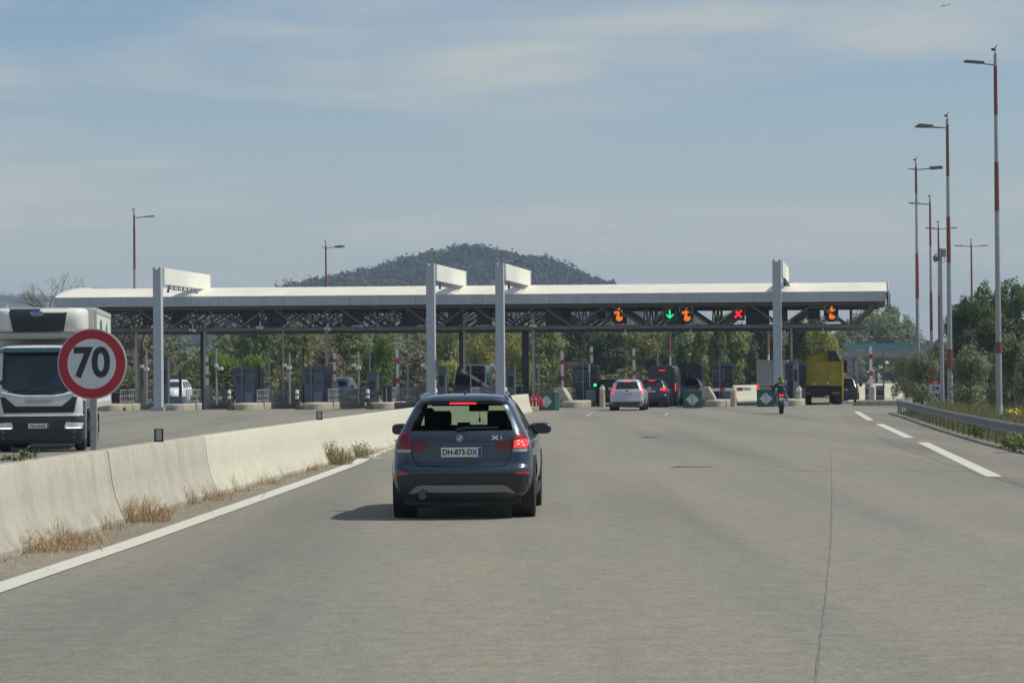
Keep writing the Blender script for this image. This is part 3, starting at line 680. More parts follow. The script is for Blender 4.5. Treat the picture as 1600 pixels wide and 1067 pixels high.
    # roof rails, aerial, mirrors, handles, wiper
    for s in (-1, 1):
        rl = MB(); pts = [(s * u, y, z) for u, y, z in ((.54, .60, 1.47), (.53, .68, 1.495), (.525, .85, 1.522), (.52, 1.5, 1.54), (.52, 1.9, 1.525), (.535, 2.12, 1.47))]
        rl.path(pts, [.024, .026, .022, .02, .02, .018], 8); rl.build('roof_rail', mat('rail_satin', (.20, .23, .28), .3, .7), t)
        m = MB(); x = s * 1.0
        m.lathe([(.001, -.16), (.06, -.155), (.085, -.10), (.092, 0), (.085, .09), (.05, .125), (.001, .13)], 16, 0, Matrix.Translation((s * .925, 2.42, 1.07)) @ Matrix.Rotation(R(90) * s, 4, 'Y') @ Matrix.Diagonal((.82, .75, 1, 1)))
        m.box((s * .80, 2.44, 1.0), (.16, .06, .03))
        wm = m.build('wing_mirror', mat('mirror_black', (.03, .034, .04), .35), t)
        g2 = MB(); g2.lathe([(.001, 0), (.075, 0), (.075, .004), (.001, .004)], 18, 0, Matrix.Translation((s * .93, 2.347, 1.07)) @ Matrix.Rotation(R(90), 4, 'X') @ Matrix.Diagonal((1.35, .85, 1, 1))); g2.build('mirror_glass', mat('mirror_glass_dark', (.05, .055, .06), .1, .4), wm)
        for y in (1.15, 2.05):
            h = MB(); xx = s * (S.side_x(y, .95) + .015); h.path([(xx - s * .02, y - .1, .95), (xx + s * .025, y - .08, .95), (xx + s * .025, y + .08, .95), (xx - s * .02, y + .1, .95)], .014, 8); h.build('door_handle', M_CHROME, t)
        for y0 in (.80, 3.56):      # black arch cladding standing proud of the body
            a = MB(); ro, ri = .435, .35; pts = []
            n = 20; vs = []
            for i in range(n + 1):
                an = math.pi * (-.06 + 1.12 * i / n)
                for r_ in (ro, ri):
                    yy, z = y0 + r_ * math.cos(an), .335 + r_ * math.sin(an); xx = S.side_x(min(max(yy, .25), 4.0), max(z, .23)) if .23 < z < 1 else .86
                    vs += [(s * (xx + .014), yy, z), (s * (xx - .10), yy, z)]
            fs = []
            for i in range(n):
                o, q = 4 * i, 4 * i + 4
                for (p0, p1) in ((0, 1), (1, 3), (3, 2), (2, 0)): fs.append((o + p0, o + p1, q + p1, q + p0))
            a.add(vs, fs); a.build('arch_trim', M_BLACK, t, angle=50)
            wl = MB(); wl.tube((s * .60, y0, .335), (s * (S.side_x(y0, .5) + .006), y0, .335), .352, n=28); wl.build('wheel_well', M_INK, t)
            wheel(t, s * .775, y0, .335, .225)
        sl = MB(); sl.box((s * .855, 2.18, .30), (.07, 2.0, .14)); sl.build('sill_trim', M_BLACK, t, bevel=.02)
    w = MB(); w.path([(-.03, ry(-.03, 1.115) - .02, 1.115), (.05, ry(.05, 1.12) - .025, 1.123), (.45, ry(.45, 1.135) - .02, 1.125)], [.016, .012, .008], 6); w.box((-.02, ry(0, 1.11) - .015, 1.112), (.10, .03, .035)); w.build('rear_wiper', M_INK, t)
    f = MB(); f.add([(.02, .78, 1.535), (-.005, .78, 1.535), (-.005, .98, 1.54), (.02, .98, 1.54), (.008, .80, 1.595), (.008, .86, 1.60)], [(0, 1, 4), (1, 2, 5, 4), (2, 3, 5), (3, 0, 4, 5), (0, 3, 2, 1)]); f.build('aerial', M_CARB, t, smooth=False)
    # exhaust, tow-eye side clutter and the dark underside
    ex = MB(); ex.tube((-.48, .02, .30), (-.48, .35, .30), .042, n=16); ex.tube((-.48, .015, .30), (-.48, .03, .30), .048, .048, 16); ex.build('exhaust_pipe', mat('exhaust_steel', (.10, .10, .11), .35, .9), t)
    ub = MB(); ub.box((0, 2.2, .235), (1.45, 3.9, .12)); ub.box((-.35, .42, .235), (.62, .32, .13)); ub.box((.05, .30, .19), (.42, .2, .05)); ub.tube((-.68, .8, .33), (.68, .8, .33), .05); ub.build('underbody', M_INK, t)
    # interior
    M_SEAT = mat('seat_fabric', (.018, .019, .021), .8)
    fl = MB(); fl.box((0, 1.9, .72), (1.45, 3.0, .06)); fl.box((0, .95, .88), (1.35, .14, .46)); fl.box((-.555, 2.38, 1.13), (.13, .06, .44)); fl.box((.555, 2.38, 1.13), (.13, .06, .44)); fl.box((0, 2.20, 1.40), (1.05, .3, .05)); fl.box((0, 2.9, .90), (1.3, .35, .24)); fl.build('cabin_trim', M_SEAT, t, bevel=.02)
    for x in (-.37, .37):
        st = MB(); st.box((x, 1.95, .84), (.48, .18, .58), top=(.72, .7)); st.box((x, 1.93, 1.215), (.27, .10, .20)); st.box((x, 1.94, 1.12), (.1, .04, .1)); st.box((x, 2.2, .78), (.5, .5, .16)); st.build('seat', M_SEAT, t, bevel=.04, seg=3)
    hr = MB(); hr.box((-.02, .97, 1.135), (.22, .08, .09)); hr.build('headrest', M_SEAT, t, bevel=.03)
    mr = MB(); mr.box((.10, 2.42, 1.335), (.26, .03, .075)); mr.tube((.10, 2.44, 1.35), (.10, 2.48, 1.41), .012); rm_ = mr.build('rear_view_mirror', M_INK, t, bevel=.012)
    ch = MB(); ch.tube((.11, 2.40, 1.30), (.11, 2.40, 1.22), .003, n=5); ch.lathe([(.001, -.05), (.015, -.03), (.015, .0), (.001, .03)], 8, 0, Matrix.Translation((.11, 2.40, 1.2))); ch.build('hanging_charm', M_INK, t)
    return t
make_suv()

# ------------------------------------------------------------------ the other cars and vans
def scale_lv(lv, L, Wd, H):
    k = [(z * H, w * Wd, a * L, b * L, r * Wd, f * Wd, bl) for z, w, a, b, r, f, bl in lv]; return k
HATCH = [(.22, .78, .14, 4.28, .26, .4, .08), (.33, .86, .05, 4.34, .26, .42, .10), (.50, .89, .0, 4.37, .26, .42, .10), (.62, .90, .03, 4.36, .25, .42, .09), (.80, .895, .06, 4.30, .24, .42, .08), (.95, .87, .09, 4.1, .22, .44, .07),
         (1.02, .84, .12, 3.7, .20, .46, .07), (1.08, .805, .16, 3.3, .18, .5, .07), (1.25, .73, .27, 3.0, .16, .44, .07), (1.42, .655, .40, 2.6, .16, .40, .06), (1.47, .625, .38, 2.45, .2, .4, .05), (1.53, .55, .45, 2.2, .2, .38, .05), (1.565, .40, .65, 1.8, .25, .3, .04), (1.58, .2, .95, 1.5, .2, .2, .02)]
VANL = [(.30, .90, .06, 5.2, .12, .4, .02), (.42, .97, .0, 5.3, .10, .45, .02), (.80, .985, .0, 5.3, .10, .48, .02), (1.05, .985, .01, 5.15, .10, .5, .02), (1.20, .98, .02, 4.8, .10, .5, .02), (1.35, .965, .03, 4.45, .10, .46, .02),
        (1.9, .92, .06, 3.95, .10, .4, .02), (2.15, .88, .08, 3.7, .10, .36, .02), (2.34, .82, .10, 3.4, .14, .3, .02), (2.42, .70, .16, 3.0, .2, .3, .02), (2.45, .45, .35, 2.6, .2, .2, .02)]
def simple_car(name, label, cat, loc, hd, lv, paint, zw, wheel_r=.32, plate=None, tails='side', lit=True, win_rear=True, clad=False, axles=(.75, 3.35), front=False, extras=None):
    t = thing(name, label, cat, loc, hd)
    S = Shell(lv, 2); z0, z1 = zw
    W = {'rear_window': (lambda k, i, z, sd: win_rear and z0 < z < z1 and (k == 'rear')),
         'windscreen': lambda k, i, z, sd: z0 < z < z1 and (k == 'front' or (k == 'fc' and i > 1)),
         'right': lambda k, i, z, sd: sd > 0 and k == 'side' and z0 < z < z1 and i not in (0, 1, 8, 15, 21) and (win_rear or i > 14),
         'left': lambda k, i, z, sd: sd < 0 and k == 'side' and z0 < z < z1 and i not in (0, 1, 8, 15, 21) and (win_rear or i > 14)}
    g, body = S.build(W); body.build('body', paint, t, angle=40)
    for k, m in g.items(): m.build('side_window' if k in ('right', 'left') else k, M_DGLASS, t)
    ry = S.rear_y; hw = float(S.at(.6)[1]); zb = lv[0][0]
    bm_ = MB(); patch([(-hw * .97, zb + .02), (hw * .97, zb + .02), (hw * .98, zb + .22), (-hw * .98, zb + .22)], ry, .012, .03, .1, bm_)
    bm_.build('bumper', M_BLACK if clad else mat('bumper_dark', (.05, .052, .055), .5), t)
    bh = zw[0] - .12
    for s in (-1, 1):
        if tails == 'pillar': poly = [(s * hw * .74, bh - .12), (s * hw * .86, bh - .12), (s * hw * .80, z1 - .06), (s * hw * .72, z1 - .06)]
        elif tails == 'van': poly = [(s * hw * .86, .85), (s * hw * .97, .85), (s * hw * .96, 1.3), (s * hw * .86, 1.3)]
        else: poly = [(s * hw * .52, bh - .07), (s * hw * .93, bh - .10), (s * hw * .90, bh + .10), (s * hw * .56, bh + .05)]
        patch(poly, ry, .014, .02, .08).build('tail_light', M_REDON if (lit and (s > 0 or tails == 'pillar')) else M_REDL, t)
        fy = S.front_y; zz = .72
        fx = [(s * hw * .62, zz - .06), (s * hw * .93, zz - .04), (s * hw * .95, zz + .12), (s * hw * .62, zz + .06)]
        hl = patch(fx, lambda x, z: -fy(x, z), .02, .03, .08).build('headlight', mat('headlight_lens', (.70, .73, .76), .12, var=.2, vs=20), t)
        hl.scale = (1, -1, 1)
        for y0 in axles:
            wl = MB(); wl.tube((s * (hw - .3), y0, wheel_r), (s * (S.side_x(y0, .5) + .006), y0, wheel_r), wheel_r * 1.13, n=24); wl.build('wheel_well', M_INK, t)
            wheel(t, s * (hw - .10), y0, wheel_r, .21)
        ym = lv[-1][3] + 1.0; mz = z0 + .02
        m = MB(); yl = float(S.at(z0)[3]) - .75; m.box((s * (hw + .10), yl, mz), (.20, .10, .15 if hw < .95 else .34)); m.box((s * (hw - .02), yl + .03, mz - .04), (.12, .05, .04)); m.build('wing_mirror', M_BLACK if clad else paint, t, bevel=.03)
    if lit:
        b = MB(); zt = z1 + .035; b.box((0, ry(0, zt) - .012, zt), (.36, .03, .035)); b.build('brake_light', M_REDON, t)
    if plate: plate_text(t, plate, 0, ry(0, bh - .1), bh - .12, .5, .115, .085)
    gl = MB(); patch([(-hw * .5, .42), (hw * .5, .42), (hw * .55, .68), (-hw * .55, .68)], lambda x, z: -S.front_y(x, z), .014, .03, .1, gl); o = gl.build('grille', M_BLACK, t); o.scale = (1, -1, 1)
    u = MB(); u.box((0, (axles[0] + axles[1]) / 2, zb + .02), (hw * 1.5, axles[1], .1)); u.build('underbody', M_INK, t)
    if extras: extras(t, S)
    return t
P_SILV = mat('silver_metallic', (.46, .48, .52), .34, .35, var=.05, coat=.6); P_NAVY = mat('navy_paint', (.018, .026, .045), .28, .2, var=.06, coat=.7); P_BLK = mat('black_car_paint', (.014, .018, .022), .35, .1, coat=.3)
P_WHT = mat('white_car_paint', (.72, .74, .78), .35, var=.04, coat=.5); P_GREYB = mat('grey_blue_paint', (.095, .115, .14), .35, .3, coat=.5); P_SGREY = mat('silver_grey_paint', (.19, .21, .235), .4, .3, coat=.4)
LH = R(-7.0)
def silver_extra(t, S):
    hw = float(S.at(.6)[1]); m = MB(); patch([(-hw * .93, .50), (hw * .93, .50), (hw * .93, .535), (-hw * .93, .535)], S.rear_y, .03, .03, .1, m); m.build('bumper_strip', P_SILV, t)
    e = MB(); e.lathe([(.001, 0), (.05, 0), (.05, .01), (.001, .01)], 16, 0, UP(0, S.rear_y(0, 1.0) - .004, 1.0) @ Matrix.Diagonal((1.5, .7, 1, 1))); e.build('badge', M_BLUE, t)
simple_car('car', 'silver hatchback with lit red pillar lights waiting behind the black van', 'car', gp(979.5, 641.5), R(-6), scale_lv(HATCH, 1, 1.0, 1.0), P_SILV, (1.07, 1.43), plate='BD-482-KM', tails='pillar', extras=silver_extra)
simple_car('car', 'black SUV half hidden between the silver hatchback and the black van', 'car', gp(1018, 636.5), R(-8), scale_lv(SUV, 1.0, 1.0, 1.03), P_NAVY, (1.12, 1.44), plate='EK-205-PL', clad=True, extras=silver_extra if 0 else None)
simple_car('van', 'tall black van with lit brake lights at the toll lane', 'van', PT(tpx(1034, 1.2), 1.2), R(-8), scale_lv(VANL, 1.0, .88, .95), P_BLK, (1.24, 2.0), .34, tails='van', clad=True, win_rear=False, axles=(.95, 4.2))
simple_car('car', 'grey-blue car seen between the black van and the green lane marker', 'car', PT(tpx(1075, 12), 11), R(-9), scale_lv(SUV, 1.0, 1.0, 1.06), P_GREYB, (1.14, 1.5), lit=False)
simple_car('car', 'dark navy car beside the yellow truck at the far right toll lane', 'car', PT(tpx(1319, 14), 12), R(-8), scale_lv(HATCH, 1.0, .98, .97), P_NAVY, (1.04, 1.38), tails='side', lit=False, plate='FA-731-CT')
simple_car('car', 'white off-road car facing us in the leftmost visible toll lane', 'car', PT(tpx(284, 26), 26), R(172), scale_lv(SUV, 1.0, 1.0, 1.15), P_WHT, (1.24, 1.62), lit=False)
simple_car('car', 'dark people carrier facing us behind the third railing from the left', 'car', PT(tpx(541, 17), 17), R(172), scale_lv(HATCH, 1.05, 1.0, 1.15), P_NAVY, (1.2, 1.66), lit=False)
simple_car('van', 'silver-grey high-roofed van facing us under the half raised barrier arm', 'van', PT(tpx(746, 15), 15), R(174), scale_lv(VANL, 1.0, 1.06, 1.03), P_SGREY, (1.25, 2.0), .34, lit=False, win_rear=False, tails='van', axles=(.95, 4.2), clad=True)
simple_car('car', 'black car in the toll lane behind the silver hatchback', 'car', PT(tpx(953, 6), 5), R(-8), scale_lv(HATCH, 1.0, 1.0, 1.0), P_BLK, (1.07, 1.43), lit=False)
# ------------------------------------------------------------------ refrigerated lorry coming towards us on the left (front at y = 0, facing -y)
def make_lorry():
    org = at(60.5, 640, 63.0)
    t = thing('truck', 'white refrigerated truck driving towards us behind the concrete barrier', 'truck', (org.x, 63.0, 0), R(5.7))
    P = mat('lorry_white', (.62, .64, .66), .38, var=.05, coat=.4); PB = mat('box_white', (.70, .70, .66), .5, var=.05)
    CAB = [(.90, 1.06, .03, 1.85, .20, .05, .05), (1.15, 1.08, .0, 1.9, .20, .05, .05), (1.36, 1.08, .015, 1.9, .2, .05, .05), (1.46, 1.07, .05, 1.9, .2, .05, .05), (1.9, 1.05, .13, 1.88, .2, .05, .05), (2.42, 1.03, .24, 1.85, .2, .05, .05),
           (2.54, 1.01, .28, 1.84, .2, .05, .05), (2.63, .95, .40, 1.8, .22, .08, .05), (2.67, .80, .6, 1.7, .25, .1, .04)]
    S = Shell(CAB, 3); ry = S.rear_y
    g, body = S.build({'side_window': lambda k, i, z, sd: k == 'side' and 4 < i < 14 and 1.5 < z < 2.4})
    cab = body.build('cab', P, t, angle=40); g['side_window'].build('side_window', M_DGLASS, t)
    patch([(-1.0, 2.48), (-.99, 1.66), (-.86, 1.56), (-.6, 1.445), (-.3, 1.405), (.3, 1.405), (.6, 1.445), (.86, 1.56), (.99, 1.66), (1.0, 2.48)], ry, .012, .03, .09).build('windscreen', mat('lorry_glass', (.016, .026, .040), .1, var=.3, vs=1.2), t)
    v = MB()
    for x0, x1 in ((-1.0, 1.0),):
        n = 10; vs = []
        for i in range(n + 1):
            x = x0 + (x1 - x0) * i / n; y = ry(x, 2.52); vs += [(x, y - .24, 2.47), (x, y - .02, 2.57), (x, y - .02, 2.54), (x, y - .24, 2.45)]
        v.add(vs, [(4 * i + k, 4 * i + (k + 1) % 4, 4 * i + 4 + (k + 1) % 4, 4 * i + 4 + k) for i in range(n) for k in range(4)] + [(0, 1, 2, 3), (4 * n + 3, 4 * n + 2, 4 * n + 1, 4 * n)])
    v.build('sun_visor', mat('visor_teal', (.02, .055, .07), .25, var=.2), t)
    patch([(-.94, 1.36), (-.85, .965), (.85, .965), (.94, 1.36), (.83, 1.36), (.56, 1.125), (-.56, 1.125), (-.83, 1.36)], ry, .012, .03, .07).build('grille', mat('grille_black', (.014, .016, .02), .5), t)
    e = MB()
    for sx in (1,): e.path([(x, ry(x, 1.40) - .014, 1.375 + .24 * max(0, abs(x) - .35) ** 1.6) for x in np.linspace(-.98, .98, 20)], .02, 6)
    e.build('chrome_trim', mat('brow_white', (.80, .81, .80), .3, .1), t)
    e = MB(); e.text('EUROCARGO', .125, UP(0, ry(0, 1.25) - .012, 1.25), .004, .001, sx=.86); e.build('lettering', mat('dull_letter_grey', (.36, .38, .43), .3, .7), t, smooth=False)
    # bumper
    BU = [(.20, .98, .10, .8, .2, .05, .06), (.28, 1.05, .02, .8, .2, .05, .06), (.5, 1.09, -.04, .8, .2, .05, .06), (.80, 1.09, -.04, .8, .2, .05, .06), (.90, 1.085, -.01, .8, .2, .05, .06)]
    SB = Shell(BU, 2); SB.build({})[1].build('bumper', mat('lorry_bumper', (.022, .026, .032), .55, var=.15), t, angle=40)
    by = SB.rear_y
    patch([(-1.07, .885), (1.07, .885), (1.075, .925), (-1.075, .925)], by, .014, .03, .1).build('bumper_lip', mat('brow_white'), t)
    for s in (-1, 1):
        h = patch([(s * .62, .585), (s * 1.055, .575), (s * 1.075, .71), (s * .66, .735)], by, .012, .03, .05).build('headlight', mat('lorry_headlight', (.72, .74, .78), .12, .2, var=.35, vs=14), t)
        patch([(s * .66, .578), (s * 1.02, .578), (s * 1.02, .60), (s * .66, .60)], by, .02, .02, .05).build('day_running_light', mat('drl', (1., .98, .95), .3, emit=1.6), h)
        for zz in (.45, .30):
            b = MB(); b.tube((s * .86, by(.86, .4) - .02, zz + .06), (s * .86, by(.86, .4) + .02, zz + .06), .05 if zz > .4 else .035, n=12); b.build('fog_light', mat('fog_lens', (.10, .11, .12), .2), t)
        # door mirrors on arms and the grey mudguard below the cab corner
        m = MB(); m.box((s * 1.27, .34, 2.0), (.20, .14, .50)); m.box((s * 1.27, .34, 1.62), (.20, .14, .2)); m.path([(s * 1.02, .45, 2.35), (s * 1.27, .38, 2.32), (s * 1.27, .38, 1.5), (s * 1.05, .45, 1.5)], .02)
        m.build('wing_mirror', M_BLACK, t, bevel=.03)
        m = MB(); m.box((s * 1.09, .60, 1.0), (.05, .45, .52)); m.box((s * 1.09, .55, .52), (.05, .34, .46)); m.box((s * 1.02, .62, .35), (.16, .3, .05)); m.build('cab_step', mat('step_grey', (.27, .285, .31), .5, .2), t, bevel=.02)
        wheel(t, s * .93, 1.25, .46, .26)
        wheel(t, s * .88, 4.9, .46, .5)
        m = MB(); m.box((s * 1.16, 3.3, .62), (.05, 1.6, .10)); m.box((s * 1.16, 3.3, .92), (.05, 1.6, .10)); m.box((s * 1.13, 2.6, .78), (.04, .06, .5)); m.box((s * 1.13, 4.0, .78), (.04, .06, .5)); m.build('side_guard', mat('guard_alu', (.48, .49, .50), .45, .5), t)
        m = MB(); m.box((s * .98, 5.6, .62), (.3, .05, .5)); m.build('mudflap', M_BLACK, t)
    plate_text(t, 'FQ-618-EA', 0, by(0, .645) - .01, .645, .50, .12, .095, 1)
    c = MB(); c.box((0, 4.2, .78), (.9, 7.0, .24)); c.box((.75, 2.5, .72), (.6, .8, .5)); c.box((-.75, 2.6, .72), (.6, 1.0, .5)); c.tube((-.9, 1.25, .46), (.9, 1.25, .46), .08); c.tube((-.9, 4.9, .46), (.9, 4.9, .46), .12); c.build('chassis', M_INK, t)
    bx = MB(); bx.box((0, 5.25, 2.35), (2.56, 6.4, 2.52)); box = bx.build('cargo_box', PB, t, bevel=.05)
    tr = MB()
    for x in (-1.285, 1.285):
        tr.box((x, 5.25, 3.54), (.03, 6.3, .12)); tr.box((x, 5.25, 1.14), (.03, 6.3, .14)); tr.box((x, 2.12, 2.35), (.03, .10, 2.4)); tr.box((x, 8.36, 2.35), (.03, .1, 2.4))
    tr.build('box_trim', mat('trim_alu', (.60, .61, .60), .4, .3), box)
    lt = MB(); M = Matrix.Translation((1.288, 6.0, 2.85)) @ Matrix.Rotation(R(90), 4, 'Z') @ Matrix.Rotation(R(90), 4, 'X'); lt.text('M', .42, M @ Matrix.Translation((-1.9, .30, 0)), .004, .02, sx=2.6); lt.text('4', .42, M @ Matrix.Translation((.6, .30, 0)), .004, .02, sx=3.0)
    lt.build('green_letters', mat('letter_green', (.02, .24, .13), .5), box, smooth=False)
    # cooling unit over the cab
    U = [(2.92, 1.06, .65, 2.06, .25, .03, .08), (3.0, 1.12, .52, 2.06, .3, .03, .10), (3.3, 1.13, .48, 2.06, .32, .03, .10), (3.5, 1.12, .54, 2.06, .32, .03, .10), (3.56, 1.03, .7, 2.06, .3, .03, .08)]
    SU = Shell(U, 3); un = SU.build({})[1].build('cooling_unit', PB, t, angle=40)
    patch([(-.66, 2.97), (.58, 2.97), (.68, 3.55), (-.78, 3.55)], SU.rear_y, .02, .03, .1).build('front_cover', mat('unit_black', (.018, .022, .028), .4, var=.25), un)
    e = MB(); M = UP(-.07, SU.rear_y(-.07, 3.42) - .022, 3.42); e.lathe([(.001, 0), (.085, 0), (.085, .008), (.001, .008)], 24, 0, M @ Matrix.Diagonal((1.9, .82, 1, 1))); e.build('badge', mat('oval_blue', (.03, .12, .42), .3), un)
    e = MB(); e.lathe([(.079, .009), (.085, .009), (.085, .012), (.079, .012), (.079, .009)], 24, 0, M @ Matrix.Diagonal((1.9, .82, 1, 1)), False); e.text('Carrier', .085, M @ Matrix.Translation((0, 0, .010)), .002, .001); e.build('badge_text', M_WHITE, un, smooth=False)
    g2 = MB(); g2.box((0, 1.25, 2.86), (2.2, 1.7, .14)); g2.box((0, .45, 2.81), (2.1, .06, .05)); g2.build('unit_tray', mat('tray_beige', (.40, .39, .35), .6), un, bevel=.03)
    a = MB(); a.path([(-.80, .75, 2.9), (-.82, .75, 3.6), (-.80, .75, 3.66)], .015); a.build('aerial', PB, t)
    w = MB()
    for x in (-.5, .1): w.path([(x - .25, ry(x, 1.5) - .03, 1.50), (x + .3, ry(x, 1.52) - .035, 1.54)], .014, 6)
    w.build('wiper', M_INK, t)
make_lorry()

# ------------------------------------------------------------------ yellow tipper seen from behind (rear at y = 0)
def make_tipper():
    Y = mat('tipper_yellow', (.33, .26, .008), .55, var=.28, vs=1.6); RU = mat('rusty_edge', (.20, .10, .03), .8, var=.3)
    t = thing('dump_truck', 'yellow dump truck seen from behind at the right-hand toll lanes', 'truck', PT(tpx(1283, 5), 5), R(-8))
    b = MB(); b.box((0, .06, 1.78), (2.36, .10, 1.36)); tg_ = b.build('tailgate', Y, t, bevel=.015)
    rb = MB()
    for x in (-1.13, -.38, .38, 1.13): rb.box((x, -.01, 1.78), (.10, .07, 1.36))
    rb.box((0, -.01, 2.42), (2.36, .08, .10)); rb.box((0, -.01, 1.14), (2.4, .09, .12)); rb.build('ribs', mat('tipper_yellow_ribs', (.30, .235, .01), .5, var=.25), tg_, bevel=.01)  # ribs in a slightly deeper yellow than the panel
    s = MB()
    for x in (-1.19, 1.19): s.box((x, 2.4, 1.85), (.07, 4.7, 1.5))
    s.box((0, 2.4, 1.12), (2.3, 4.7, .10)); s.box((0, 4.75, 1.85), (2.4, .08, 1.4))
    s.build('tipper_body', Y, t, bevel=.01)
    h = MB(); h.add([(-1.0, .6, 2.42), (.5, .6, 2.42), (.5, 3.2, 2.42), (-1.0, 3.2, 2.42), (-.75, 1.0, 2.75), (.45, 1.1, 3.05), (.45, 2.6, 3.1), (-.7, 2.6, 2.9)], [(0, 1, 5, 4), (1, 2, 6, 5), (2, 3, 7, 6), (3, 0, 4, 7), (4, 5, 6, 7)]); h.build('loading_hopper', Y, t, bevel=.04)
    g = MB(); g.add([(.42, .5, 2.45), (1.12, .5, 2.45), (1.12, 1.3, 2.45), (.42, 1.3, 2.45), (.40, .6, 3.0), (.78, .6, 3.12), (.9, 1.2, 2.95), (.42, 1.2, 3.1)], [(0, 1, 5, 4), (1, 2, 6, 5), (2, 3, 7, 6), (3, 0, 4, 7), (4, 5, 6, 7)]); g.build('grab_bucket', M_BLACK, t, bevel=.05)
    c = MB(); c.box((0, 5.9, 1.65), (2.3, 1.9, 1.5)); c.build('cab', Y, t, bevel=.12)
    w = MB(); w.box((0, 4.94, 2.35), (1.5, .03, .5)); w.build('rear_window', M_DGLASS, t)
    ch = MB(); ch.box((0, 3.0, .80), (.95, 6.4, .36)); ch.box((0, .15, .62), (2.2, .12, .18)); ch.box((0, .35, .85), (2.0, .5, .36)); ch.build('chassis', M_INK, t)
    for s_ in (-1, 1):
        l = MB(); l.box((s_ * .82, .07, .66), (.42, .05, .11)); lo = l.build('tail_light', mat('lens_orange_red', (.42, .10, .03), .3, var=.3, vs=14), t)
        wheel(t, s_ * .88, 1.2, .50, .52); wheel(t, s_ * .88, 2.55, .50, .52); wheel(t, s_ * .98, 5.9, .50, .3)
        m = MB(); m.box((s_ * .9, .5, .72), (.5, .03, .5)); m.build('mudflap', M_BLACK, t)
        m = MB(); m.box((s_ * 1.32, 5.1, 2.18), (.24, .12, .75)); m.box((s_ * 1.22, 5.2, 2.45), (.2, .05, .05)); mo = m.build('wing_mirror', M_BLACK, t, bevel=.04)
    m = MB(); m.box((1.30, 5.02, 1.72), (.16, .1, .2)); m.build('side_marker', mat('marker_yellow', (.8, .55, .02), .4), t, bevel=.02)
    p = MB(); p.box((1.22, .04, 1.4), (.09, .09, 2.2)); p.build('corner_post', mat('post_yellow', (.60, .44, .02), .45), t)
    d = MB(); d.box((.38, -.06, 1.25), (.12, .04, .12)); d.box((-.35, -.06, 1.2), (.2, .04, .06)); d.build('latch', M_WHITE, t)
make_tipper()

# ------------------------------------------------------------------ white panel van behind the right-hand pylon
def white_van():
    t = thing('van', 'plain white box van partly hidden behind the right-hand pylon', 'van', PT(tpx(1207, 18.5), 18.5), R(-8))
    b = MB(); b.box((0, 1.7, 1.62), (2.0, 3.4, 1.95)); b.build('cargo_box', P_WHT, t, bevel=.05)
    r = MB(); r.box((0, 1.7, 2.615), (2.02, 3.42, .06)); r.build('roof', mat('van_roof_white', (.75, .75, .72), .4), t, bevel=.02)
    g = MB(); g.box((0, -.004, 1.62), (.015, .012, 1.8)); g.box((0, -.004, 1.0), (1.9, .012, .03)); g.build('door_gap', M_INK, t)
    c = MB(); c.box((0, 4.4, 1.35), (1.9, 2.0, 1.6), top=(.9, .7)); c.build('cab', P_WHT, t, bevel=.1)
    u = MB(); u.box((0, .05, .52), (1.95, .15, .2)); u.box((0, 2.4, .5), (1.5, 4.6, .2)); u.build('bumper', M_BLACK, t)
    for s in (-1, 1):
        l = MB(); l.box((s * .93, -.02, .95), (.10, .05, .35)); l.build('tail_light', M_REDON if s < 0 else M_REDL, t)
        wheel(t, s * .84, .9, .34, .3); wheel(t, s * .86, 4.3, .34, .22)
white_van()

